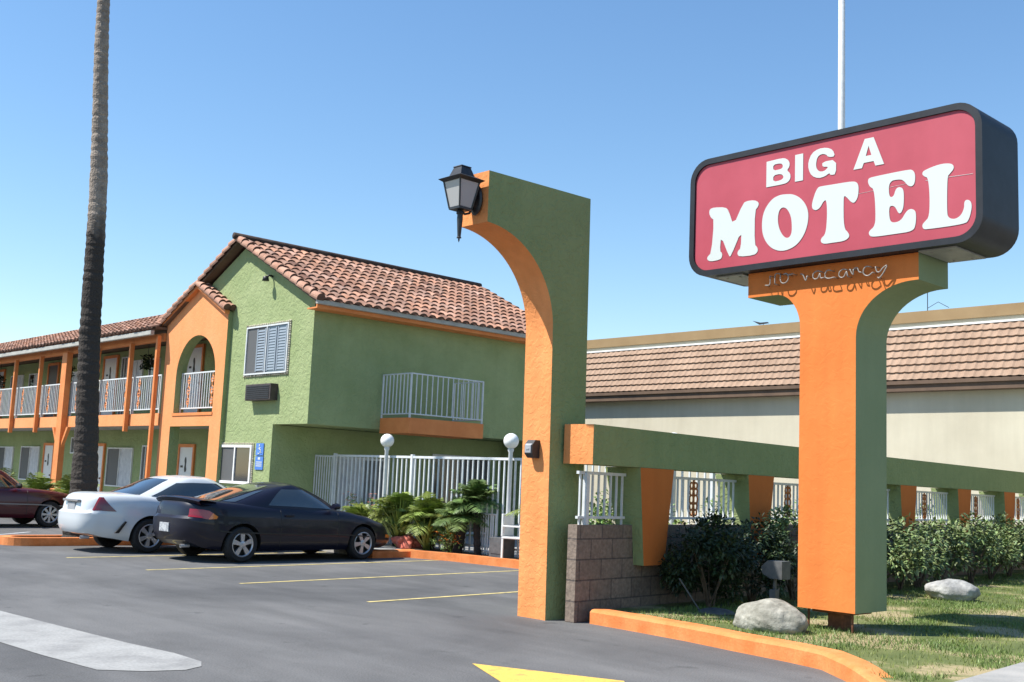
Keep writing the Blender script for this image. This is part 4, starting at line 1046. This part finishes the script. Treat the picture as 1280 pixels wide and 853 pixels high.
flowers((14.62, 20.75, .12), .18, .2, .95, 'tall plant with pink blossom by the fence, left one', 6, 'pink', 26, 260, 'pink_flower', 'pink blossoms by the fence')
flowers((14.62, 19.95, .12), .18, .2, .95, 'tall plant with pink blossom nearest the globe lamp', 7, 'pink', 26, 260, 'pink_flower', 'pink blossoms by the fence')
flowers((14.6, 11.3, .12), .2, .3, .8, 'pink flowering bush seen through the second arcade opening', 9, 'pink', 40, 500)
shrub('shrub', (14.62, 13.3, .12), .22, .5, 1.0, 1500, 'leaf_flower', 'bright green shrub glimpsed between the pillar and the first orange pier', 'shrub', seed=40)
shrub('shrub', (15.5, 11.0, .12), .5, .6, 1.0, 1600, 'leaf_flower', 'leafy shrub behind the railing of the second arcade opening', 'shrub', seed=41)
# plants behind the dark red car
for i, (x, y, h) in enumerate(((11.6, 31.2, 1.0), (12.1, 30.1, 1.1), (11.1, 32.8, .95))):
    palm('pygmy_palm', (x, y, .11), .45, .09, 26, 1.05, ('feathery palm behind the dark red car bonnet, left of the tall trunk', 'feathery palm beside the tall palm trunk behind the dark red car', 'feathery palm behind the dark red car roof')[i], 20 + i, group='low palms in front of the rooms')
# hedge along the arcade: individual shrubs
hs = [(5.55, .46, 'shrub right behind the sign post at the start of the hedge'), (6.3, .0, ''), (7.25, .0, 'leafy shrub in the hedge just right of the sign post'), (8.2, .05, 'shrub in the hedge below the first pier right of the sign post'),
      (9.3, -.02, 'shrub in the hedge left of the grey boulder top'), (10.5, .1, 'shrub in the hedge directly behind the grey boulder'), (11.8, 0, 'shrub in the hedge below the second pier right of the sign post'), (13.1, .08, 'shrub in the hedge just right of the grey boulder'),
      (14.5, 0, 'shrub in the hedge near the right picture edge'), (15.9, .05, 'last shrub of the hedge at the right picture edge')]
for i, (s_, dz, lab) in enumerate(hs):
    if not lab: continue
    x, y = F(s_, -.62 + .08 * math.sin(i * 2.1)); h = 1.12 + dz
    shrub('hedge_shrub', (x, y, .1), .60, .36, h - .12, 1500, 'leaf_hedge', lab, 'shrub', 'hedge shrubs along the arcade wall', llen=.10, seed=60 + i, clumps=26, base_gap=.42)
x, y = F(4.0, -.5); shrub('camellia', (x, y, .1), .38, .36, 1.32, 2300, 'leaf_hedge', 'glossy leaved bush touching the left side of the orange sign post', 'shrub', llen=.085, seed=80, base_gap=.45, clumps=20)
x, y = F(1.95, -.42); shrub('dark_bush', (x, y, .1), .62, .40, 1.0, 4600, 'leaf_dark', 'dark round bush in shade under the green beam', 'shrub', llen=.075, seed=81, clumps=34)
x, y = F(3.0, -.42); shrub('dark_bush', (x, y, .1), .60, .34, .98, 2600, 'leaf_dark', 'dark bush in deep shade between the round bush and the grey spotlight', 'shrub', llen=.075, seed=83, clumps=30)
for i, (s_, h, lab) in enumerate(((2.5, 1.35, 'green shrub behind the railing between the first and second orange piers'), (5.2, 1.3, 'green shrub behind the railing just left of the sign post'), (7.9, 1.3, 'green shrub behind the railing just right of the sign post'),
                               (10.6, 1.3, 'green shrub behind the railing of the second opening right of the sign post'), (13.5, 1.25, 'green shrub behind the railing near the right picture edge'))):
    x, y = F(s_, 1.15); shrub('shrub', (x, y, .11), .75, .5, h, 1500, 'leaf_flower', lab, 'shrub', 'shrubs behind the arcade railings', llen=.10, seed=140 + i, clumps=24)
b = MB(); b.tube([(10.95, 8.25, .12), (10.75, 8.42, .5)], .01, 5); single('stake', b, 'grey_dark', 'thin leaning stake in front of the dark bush', 'stake')

# tall palm trunk in the island
tp = thing('palm_trunk', 'very tall bare palm trunk, dark below and pale above', 'palm tree', (9.04, 22.0, .1))
def trunk_c(z): return Vector((9.03 - .035 * (z - 1) - .0022 * (z - 1) ** 2 * .6 + .02 * math.sin(z * 1.1), 22.0, z))
def trunk_r(z): return .25 - .011 * z + .14 * math.exp(-z / .6)
b = MB(); zs = [.05 + i * .06 for i in range(270)]; rr_ = random.Random(9)
b.tube([trunk_c(z) for z in zs], [max(.12, trunk_r(z)) * (1 + .03 * math.sin(i * 2.1) + .03 * noise.noise(Vector((0, 0, z * 1.7))) + rr_.uniform(-.03, .03)) for i, z in enumerate(zs)], 20)
V_ = []
for v in b.v:
    n_ = 1 + .05 * noise.noise(Vector((v[0] * 6, v[1] * 6, v[2] * 3))); c_ = trunk_c(v[2])
    V_.append((c_.x + (v[0] - c_.x) * n_, c_.y + (v[1] - c_.y) * n_, v[2]))
b.v = V_
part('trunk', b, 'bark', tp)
rnd = random.Random(5); b = MB(); top = trunk_c(16.2)
for i in range(34):
    a = 2 * PI * i * .382; v = rnd.uniform(.7, 1.2)
    frond(b, top, a, 1.9, R(80 - 110 * i / 34), .5, 16, .02, (v, v, v), rnd, .35)
part('crown', b, 'leaf_palm', tp, tint=True)

# grass blades
b = MB(); rnd = random.Random(3); V = []; Fs = []; T = []
cnt = 0
while cnt < 52000:
    x = rnd.uniform(8.5, 26); y = rnd.uniform(4.3, 10.2)
    if x > 17 and rnd.random() < .35: continue
    if not in_poly(x, y, lawn_poly): continue
    front = 8.707 + (x - 9.469) * .0998
    if y > front - .2: continue
    dry = noise.noise(Vector((x * .9, y * .9, 4.)))
    if dry > .12 and rnd.random() < .82: continue
    cnt += 1
    h = rnd.uniform(.02, .055); a = rnd.uniform(0, PI); w = .0045; dx, dy = math.cos(a) * w, math.sin(a) * w
    lx, ly = rnd.gauss(0, .018), rnd.gauss(0, .018); v = rnd.uniform(.7, 1.35); k = len(V)
    V += [(x - dx, y - dy, .112), (x + dx, y + dy, .112), (x + lx, y + ly, .115 + h)]; Fs.append((k, k + 1, k + 2)); T.append((v * (1.25 if dry > .05 else 1), v, v * .9))
b.v, b.f, b.m, b.t = V, Fs, [0] * len(Fs), T
o = meshobj('grass', b, 'grass', tint=True, recalc=False); tag(o, 'short patchy green grass around the sign post', 'grass', kind='stuff')

# ---------------------------------------------------------------- cars (local x forward, y left, origin on the ground at the centre)
def interp(keys, x):
    if x <= keys[0][0]: return keys[0][1]
    for i in range(len(keys) - 1):
        a, c = keys[i], keys[i + 1]
        if x <= c[0]:
            t = (x - a[0]) / (c[0] - a[0]); t = t * t * (3 - 2 * t) * .5 + t * .5
            return a[1] + (c[1] - a[1]) * t
    return keys[-1][1]

def make_car(name, label, loc, rot, S):
    L2, W2 = S['L'] / 2, S['W'] / 2
    root = thing(name, label, 'car', loc, rot)
    q = [(0, .90, .975), (.10, .965, .99), (.30, 1.0, 1.0), (.55, .995, 1.0), (.78, .975, .99), (.90, .945, .98), (.97, .90, .965), (1.0, .85, .945)]
    ne, NP = 5.2, 112
    def lev(v):
        for i in range(len(q) - 1):
            if v <= q[i + 1][0]:
                t = (v - q[i][0]) / (q[i + 1][0] - q[i][0]); return q[i][1] + (q[i + 1][1] - q[i][1]) * t, q[i][2] + (q[i + 1][2] - q[i][2]) * t
        return q[-1][1], q[-1][2]
    def zt(x): return interp(S['top'], x)
    def zb(x): return interp(S['bot'], x)
    def sup(t, n):
        c, s = math.cos(t), math.sin(t)
        return math.copysign(abs(c) ** (2 / n), c), math.copysign(abs(s) ** (2 / n), s)
    def body(t, v):
        wy, wx = lev(v); cx_, sy_ = sup(t, ne); x = cx_ * L2 * wx; y = sy_ * W2 * wy
        # plan taper at the nose and tail
        e = abs(x) / L2; y *= 1 - .10 * max(0, e - .62) / .38 if True else 1
        x -= math.copysign(.07 * (y / W2) ** 2, x) * (1 if e > .8 else max(0, (e - .5) / .3))
        bump = S.get('bump', .03)
        if e > .9 and v < .62: x += math.copysign(bump * (1 if v < .55 else (0.62 - v) / .07), x)
        return Vector((x, y, zb(x) + (zt(x) - zb(x)) * v))
    b = MB(); vs = []
    vl = [0, .05, .12, .2, .3, .4, .5, .55, .62, .7, .78, .85, .9, .94, .97, 1.0]
    ts = [2 * PI * (i + .5) / NP for i in range(NP)]
    ts = []
    for i in range(NP):
        ts.append(2 * PI * (i + .5) / NP)
    for v in vl:
        for t in ts: vs.append(body(t, v))
    for k, sc in enumerate((.8, .55, .28, 0.0)):
        for t in ts:
            p = body(t, 1.0); vs.append(Vector((p.x * (1 - .01 * k), p.y * sc, p.z + S.get('crown', .035) * (1 - sc * sc))))
    nl = len(vl) + 4
    # floor ring
    fs = [(r * NP + i, r * NP + (i + 1) % NP, (r + 1) * NP + (i + 1) % NP, (r + 1) * NP + i) for r in range(nl - 1) for i in range(NP)]
    o0 = len(vs)
    for t in ts: p = body(t, 0); vs.append(Vector((p.x, 0, p.z)))
    fs += [(i, (i + 1) % NP, o0 + (i + 1) % NP, o0 + i) for i in range(NP)]
    b.add(vs, fs)
    bo = part('body', b, [S['paint'], 'trim_black'], root, local=True)
    import bmesh
    m = bmesh.new(); m.from_mesh(bo.data); bmesh.ops.remove_doubles(m, verts=m.verts, dist=.0008)
    bmesh.ops.recalc_face_normals(m, faces=m.faces); m.to_mesh(bo.data); m.free()
    # wheel arch cutters evaluated then removed
    cut = MB()
    for wx in S['wheels']:
        for sy_ in (-1, 1):
            y0 = sy_ * (W2 - .30); y1 = sy_ * (W2 + .2)
            cut.lathe([(S['arch'], min(y0, y1)), (S['arch'], max(y0, y1))], (wx, 0, S['wr']), 40, axis='y')
    co = meshobj('wheel_well', cut, ['trim_black']); co.parent = root
    md = bo.modifiers.new('wells', 'BOOLEAN'); md.operation = 'DIFFERENCE'; md.object = co; md.solver = 'EXACT'
    try: md.material_mode = 'TRANSFER'
    except Exception: pass
    dg = bpy.context.evaluated_depsgraph_get(); dg.update()
    nm = bpy.data.meshes.new_from_object(bo.evaluated_get(dg)); bo.modifiers.clear(); bo.data = nm
    bpy.data.objects.remove(co)
    nm.polygons.foreach_set('use_smooth', [True] * len(nm.polygons)); nm.set_sharp_from_angle(angle=R(38))
    # cabin
    C = S['cab']; nc = 3.6
    def cab(t, v):
        vv = v
        xr = C['br'] + (C['tr'] - C['br']) * vv; xf = C['bf'] + (C['tf'] - C['bf']) * vv
        w = C['bw'] + (C['tw'] - C['bw']) * (vv ** 1.15)
        c, s = sup(t, nc); cx_ = (xr + xf) / 2; hx = (xf - xr) / 2; x = cx_ + c * hx; y = s * w
        x -= math.copysign(C.get('cv', .10) * (y / w) ** 2, c) * min(1, abs(c) * 1.2) * (1 - .2 * v)
        z0 = zt(x) - .02; zr = interp(C['roof'], x) - .035 * (y / w) ** 2
        k = 1 - (1 - v) ** 1.55
        return Vector((x, y, z0 + (zr - z0) * k))
    b = MB(); vs = []; cl = [0, .1, .2, .35, .5, .65, .8, .9, .96, 1.0]; NC = 96
    tc = [2 * PI * (i + .5) / NC for i in range(NC)]
    for v in cl:
        for t in tc: vs.append(cab(t, v))
    for k, sc in enumerate((.94, .8, .55, .28, 0.)):
        for t in tc:
            p = cab(t, 1.0); mx_ = (C['tr'] + C['tf']) / 2; zc = interp(C['roof'], mx_ + (p.x - mx_) * sc)
            w = C['tw']; vs.append(Vector((mx_ + (p.x - mx_) * sc, p.y * sc, zc - .035 * (p.y * sc / w) ** 2 + .012 * (1 - sc))))
    nl = len(cl) + 5
    fs = [(r * NC + i, r * NC + (i + 1) % NC, (r + 1) * NC + (i + 1) % NC, (r + 1) * NC + i) for r in range(nl - 1) for i in range(NC)]
    b.add(vs, fs); part('cabin', b, S['paint'], root, local=True, smooth=True)
    def patch(surf, cor, off, nu=16, nv=6):
        """cor: four (t,v) corners (t in degrees), bilinear; returns MB lying just off the surface"""
        b = MB(); cor = [(R(a), c) for a, c in cor]
        def f(u, w):
            t = (1 - w) * ((1 - u) * cor[0][0] + u * cor[1][0]) + w * ((1 - u) * cor[3][0] + u * cor[2][0])
            v = (1 - w) * ((1 - u) * cor[0][1] + u * cor[1][1]) + w * ((1 - u) * cor[3][1] + u * cor[2][1])
            p = surf(t, v); e = 1e-3
            n = (surf(t + e, v) - surf(t - e, v)).cross(surf(t, min(1, v + e)) - surf(t, max(0, v - e)))
            n = n.normalized() if n.length > 1e-12 else Vector((0, 0, 1))
            if n.dot(Vector((p.x, p.y, .2))) < 0: n = -n
            return p + n * off
        b.grid(f, nu, nv); return b
    for nme, cor in S['glass']:
        sides = (1, -1) if nme in ('side_window', 'quarter_window') else (1,)
        for sg_ in sides:
            cc = [(a * sg_, v) for a, v in cor]
            gb = patch(cab, cc, .006, 20, 10); go = part(nme, gb, 'car_glass', root, local=True, smooth=True)
    for nme, mat, cor, both in S['lights']:
        for sg_ in ((1, -1) if both else (1,)):
            part(nme, patch(body, [(a * sg_, v) for a, v in cor], .007, 16, 6), mat, root, local=True, smooth=True)
    for nme, mat, cor, off in S.get('strips', []):
        for sg_ in (1, -1): part(nme, patch(body, [(a * sg_, v) for a, v in cor], off, 60, 2), mat, root, local=True, smooth=True)
    # doors: fine dark seam frames
    for xs_ in S['seams']:
        for sg_ in (1, -1):
            b = MB(); pts = []
            for i in range(12):
                v = .1 + .88 * i / 11
                # find t for x on the side
                lo_, hi_ = R(5), R(175)
                for _ in range(28):
                    md_ = (lo_ + hi_) / 2
                    if body(md_, v).x > xs_: lo_ = md_
                    else: hi_ = md_
                p = body(lo_, v); pts.append(Vector((p.x, sg_ * (p.y + .001), p.z)))
            b.tube(pts, .005, 4); part('door_seam', b, 'trim_black', root, local=True)
    for sg_ in (1, -1):
        b = MB(); x, y, z = S['mirror']; b.lathe([(.002, -.06), (.06, -.055), (.085, 0), (.07, .05), (.002, .06)], (0, 0, 0), 12, axis='x')
        b.v = [(x + v[0], sg_ * (y + .05 + v[1] * 1.15), z + v[2] * .75) for v in b.v]; b.box(x - .03, x + .03, min(sg_ * (y - .1), sg_ * y), max(sg_ * (y - .1), sg_ * y), z - .04, z)
        part('mirror', b, S.get('mirror_mat', S['paint']), root, local=True, smooth='auto')
        x, z = S['handle']; b = MB(); b.bevbox(x - .09, x + .09, sg_ * (W2 * .985) - .014, sg_ * (W2 * .985) + .014, z - .018, z + .018, .006)
        part('door_handle', b, S.get('handle_mat', S['paint']), root, local=True)
    zpl = S['plate']; vp_ = (zpl - zb(-L2)) / (zt(-L2) - zb(-L2)); xr = body(PI, vp_).x + .006; b = MB(); b.bevbox(xr - .016, xr + .03, -.15, .15, zpl - .075, zpl + .075, .005); part('number_plate', b, 'plate' if S.get('plate_white', 1) else 'grey', root, local=True)
    for e in S.get('extra', []): e(root, body, L2, W2)
    # wheels
    wr, rr = S['wr'], S['rim']
    for wi, wx in enumerate(S['wheels']):
        for sg_ in (1, -1):
            wroot = MB(); yo = W2 - .02
            P = [(rr, -.0), (wr - .03, -.005), (wr - .008, .015), (wr, .04), (wr, .16), (wr - .01, .19), (rr, .2)]
            wroot.lathe([(r, -z) for r, z in P], (0, 0, 0), 44, axis='y', caps=False)
            wroot.v = [(wx + v[0], sg_ * (yo + v[1]), wr + v[2]) for v in wroot.v]
            wh = part('wheel', wroot, 'tyre', root, local=True, smooth='auto')
            b = MB(); b.lathe([(.01, -.09), (rr * .96, -.09), (rr * 1.02, -.01), (rr * .95, -.004), (rr * .9, -.03), (rr * .88, -.085), (.01, -.085)], (0, 0, 0), 44, axis='y')
            b.v = [(wx + v[0], sg_ * (yo + v[1]), wr + v[2]) for v in b.v]; part('barrel', b, 'hubdark', wh, local=True, smooth='auto')
            b = MB(); b.lathe([(rr * .93, -.03), (rr * 1.01, -.012), (rr * 1.02, .0), (rr * .96, .004), (rr * .90, -.012), (rr * .9, -.03)], (0, 0, 0), 44, axis='y', caps=False)
            ns = S.get('spokes', 5); sw_ = S.get('spoke_w', .055)
            b.lathe([(.01, -.04), (.062, -.04), (.06, -.006), (.04, .002), (.01, .004)], (0, 0, 0), 20, axis='y')
            for k in range(ns):
                a = 2 * PI * k / ns + .35 + wi * .4; ca, sa = math.cos(a), math.sin(a)
                def pt(r, w_, d): return (r * ca - w_ * sa, d, r * sa + w_ * ca)
                w0, w1 = sw_ * .62, sw_ * 1.05
                b.add([pt(.04, -w0, -.006), pt(.04, w0, -.006), pt(rr * .93, w1, -.008), pt(rr * .93, -w1, -.008), pt(.04, -w0, -.045), pt(.04, w0, -.045), pt(rr * .93, w1, -.04), pt(rr * .93, -w1, -.04)],
                      [(0, 1, 2, 3), (4, 5, 6, 7), (0, 1, 5, 4), (1, 2, 6, 5), (2, 3, 7, 6), (3, 0, 4, 7)])
            b.v = [(wx + v[0], sg_ * (yo + v[1]), wr + v[2]) for v in b.v]; part('rim', b, 'alloy', wh, local=True, smooth='auto')
    return root

# black coupe: fastback with spoiler
def spoiler(root, body, L2, W2):
    b = MB()
    def f(u, w):
        y = -W2 * .80 + 2 * W2 * .80 * u; e = abs(2 * u - 1)
        x = -L2 + .03 + .10 * e ** 3 + .16 * (1 if 0 < w < 1 else 0) * 0
        prof = [(.06, -.05), (.015, .0), (.05, .022), (.16, .022), (.34, -.005), (.36, -.05), (.1, -.06), (.06, -.05)]
        k = int(round(w * 7)); px, pz = prof[k]
        return Vector((x + px, y, 1.065 - .05 * e ** 2.2 + pz))
    b.grid(f, 26, 7); part('spoiler', b, 'paint_black', root, local=True, smooth='auto')
def exhaust(root, body, L2, W2):
    b = MB(); b.lathe([(.028, -.16), (.03, 0), (.024, 0), (.022, -.14)], (-L2 + .02, -.45, .27), 14, axis='x'); b.v = [(-2 * L2 + .04 - v[0] - .0, v[1], v[2]) for v in b.v]
    part('exhaust', b, 'alloy', root, local=True, smooth='auto')
BL = dict(L=4.52, W=1.78, paint='paint_black', wr=.305, rim=.205, arch=.36, wheels=(-1.30, 1.32), spokes=5, spoke_w=.042,
    top=[(-2.21, 1.02), (-2.0, 1.045), (-1.5, 1.00), (-.6, .945), (.3, .915), (.9, .885), (1.4, .80), (1.9, .68), (2.21, .56)],
    bot=[(-2.21, .36), (-1.9, .24), (-1.5, .19), (1.5, .19), (1.95, .21), (2.21, .26)], bump=.05,
    cab=dict(br=-2.0, tr=-.35, bf=1.15, tf=-.05, bw=.80, tw=.55, roof=[(-1.6, 1.25), (-.9, 1.33), (-.45, 1.365), (-.1, 1.37), (.3, 1.34)], cv=.14),
    glass=[('windshield', [(-37, .06), (37, .06), (34, .80), (-34, .80)]), ('rear_window', [(146, .10), (214, .10), (212, .80), (148, .80)]),
           ('side_window', [(50, .06), (96, .07), (98, .66), (62, .66)]), ('quarter_window', [(128, .10), (143, .10), (141, .55), (131, .62)])],
    lights=[('tail_light', 'lamp_red', [(138, .60), (160, .60), (160, .80), (134, .78)], True), ('tail_light', 'lamp_red', [(134, .60), (138.2, .60), (134.2, .78), (130, .74)], True),
            ('turn_signal', 'lamp_amber', [(126, .63), (134, .60), (130, .74), (125, .68)], True),
            ('headlight', 'lamp_clear', [(34, .70), (22, .70), (22, .95), (38, .97)], True), ('side_marker', 'lamp_amber', [(42, .42), (30, .42), (30, .56), (42, .56)], True)],
    strips=[('rub_strip', 'trim_black', [(60, .38), (122, .38), (122, .41), (60, .41)], .008)],
    seams=(-.55, .72), mirror=(.60, .86, .98), handle=(-.38, .80), plate=.56, extra=[spoiler, exhaust])
make_car('parked_car', 'black fastback coupe with red tail lights parked nearest to the camera', (11.10, 18.02, 0), R(3.2), BL)
WH = dict(L=4.72, W=1.72, paint='paint_white', wr=.31, rim=.21, arch=.365, wheels=(-1.22, 1.40), spokes=6, spoke_w=.04,
    top=[(-2.36, .98), (-2.1, 1.03), (-1.5, 1.03), (-.6, .96), (.3, .93), (.9, .90), (1.5, .83), (2.0, .70), (2.25, .58)],
    bot=[(-2.25, .34), (-1.95, .27), (-1.5, .20), (1.5, .20), (1.95, .22), (2.25, .26)], bump=.06,
    cab=dict(br=-1.62, tr=-.62, bf=1.25, tf=.15, bw=.79, tw=.56, roof=[(-1.2, 1.33), (-.8, 1.38), (-.3, 1.41), (.1, 1.41), (.5, 1.36)], cv=.12),
    glass=[('windshield', [(-37, .06), (37, .06), (34, .80), (-34, .80)]), ('rear_window', [(146, .08), (214, .08), (212, .80), (148, .80)]),
           ('side_window', [(50, .07), (130, .07), (118, .64), (62, .66)])],
    lights=[('tail_light', 'lamp_darkred', [(125, .62), (150, .60), (144, .93), (141, .93)], True), ('reverse_light', 'lamp_red', [(150, .60), (153, .62), (147, .93), (144, .93)], True),
            ('headlight', 'lamp_clear', [(36, .72), (20, .72), (20, .96), (38, .97)], True)],
    seams=(-.45, .78), mirror=(.72, .84, 1.0), handle=(-.28, .84), plate=.80, plate_white=0, extra=[exhaust])
def bumper_vent(root, body, L2, W2):
    for sg_ in (1, -1):
        b = MB(); x0 = -1.80; y = W2 * .985
        b.poly([(x0 - .10, .36), (x0 - .02, .36), (x0 + .12, .56), (x0 + .09, .57)], [], lambda a, c, d: (a, sg_ * (y - .03 + d), c), .032)
        part('bumper_vent', b, 'trim_black', root, local=True)
    b = MB(); b.bevbox(-L2 - .02, -L2 + .05, -.30, .30, .885, .925, .01); part('trunk_grip', b, 'trim_grey', root, local=True)
WH['extra'] = [bumper_vent, exhaust]
make_car('parked_car', 'white coupe with dark triangular tail lights between the two dark cars', (10.43, 20.25, 0), R(2.5), WH)
RD = dict(L=4.55, W=1.72, paint='paint_red', wr=.31, rim=.20, arch=.36, wheels=(-1.28, 1.42), spokes=8, spoke_w=.03,
    top=[(-2.27, .90), (-2.0, .97), (-1.2, .97), (-.3, .93), (.5, .91), (1.0, .90), (1.7, .84), (2.1, .78), (2.27, .70)],
    bot=[(-2.27, .32), (-1.9, .22), (1.9, .22), (2.27, .28)], bump=.06,
    cab=dict(br=-1.65, tr=-.95, bf=1.02, tf=.28, bw=.78, tw=.58, roof=[(-1.3, 1.30), (-.8, 1.38), (-.2, 1.40), (.2, 1.39), (.6, 1.33)], cv=.08),
    glass=[('windshield', [(-37, .06), (37, .06), (34, .80), (-34, .80)]), ('rear_window', [(146, .08), (214, .08), (212, .80), (148, .80)]),
           ('side_window', [(50, .07), (88, .07), (90, .66), (60, .66)]), ('quarter_window', [(91, .07), (126, .07), (118, .64), (92, .66)])],
    lights=[('tail_light', 'lamp_red', [(130, .58), (158, .58), (158, .84), (130, .84)], True), ('headlight', 'lamp_clear', [(40, .66), (22, .66), (22, .90), (40, .90)], True)],
    strips=[('rub_strip', 'trim_grey', [(48, .46), (132, .46), (132, .50), (48, .50)], .010)],
    seams=(-1.0, .02, .85), mirror=(.60, .84, .98), mirror_mat='trim_black', handle=(-.75, .80), handle_mat='trim_black', plate=.60)
make_car('parked_car', 'dark red sedan cut by the left picture edge, beyond the palm trunk', (9.05, 28.2, 0), R(2.0), RD)

# ---------------------------------------------------------------- light, sky, camera
LD = Vector((.60, -.38, -1)).normalized()
sun = bpy.data.lights.new('sun', 'SUN'); sun.energy = 5.0; sun.angle = R(.53); sun.color = (1, .955, .88)
so = bpy.data.objects.new('sun', sun); col.objects.link(so); so.rotation_mode = 'QUATERNION'; so.rotation_quaternion = LD.to_track_quat('-Z', 'Y')
so.location = (-20, 20, 40)
w = bpy.data.worlds.new('World'); scene.world = w; w.use_nodes = True; nt = w.node_tree
sky = nt.nodes.new('ShaderNodeTexSky'); sky.sky_type = 'NISHITA'; sky.sun_disc = False
sky.sun_elevation = math.asin(-LD.z); sky.sun_rotation = math.atan2(-LD.x, -LD.y)
sky.altitude = 100; sky.air_density = 1.25; sky.dust_density = 0.; sky.ozone_density = 3.5
bg = nt.nodes['Background']; bg.inputs['Strength'].default_value = .088
hs = nt.nodes.new('ShaderNodeHueSaturation'); hs.inputs['Saturation'].default_value = 1.12; hs.inputs['Value'].default_value = 1.24
nt.links.new(sky.outputs['Color'], hs.inputs['Color']); nt.links.new(hs.outputs['Color'], bg.inputs['Color'])
cam = bpy.data.cameras.new('camera'); co = bpy.data.objects.new('camera', cam); col.objects.link(co)
X = Vector((0.72707245, -0.68525715, 0.04228808)); Y = Vector((-0.11760294, -0.0636221, 0.99102057)); Z = -Vector((0.67641348, 0.72551696, 0.12684613))
m = Matrix((X, Y, Z)).transposed().to_4x4(); m.translation = (0, 0, 1.55); co.matrix_world = m
cam.sensor_width = 36; cam.lens = 1383.5 / 1280 * 36; cam.clip_end = 2000; cam.clip_start = .05
scene.camera = co
scene.render.resolution_x = 1024; scene.render.resolution_y = 682
scene.view_settings.view_transform = 'Standard'; scene.view_settings.look = 'None'; scene.view_settings.exposure = .75; scene.view_settings.gamma = 1
scene.cycles.samples = 128
try: scene.cycles.use_denoising = True
except Exception: pass
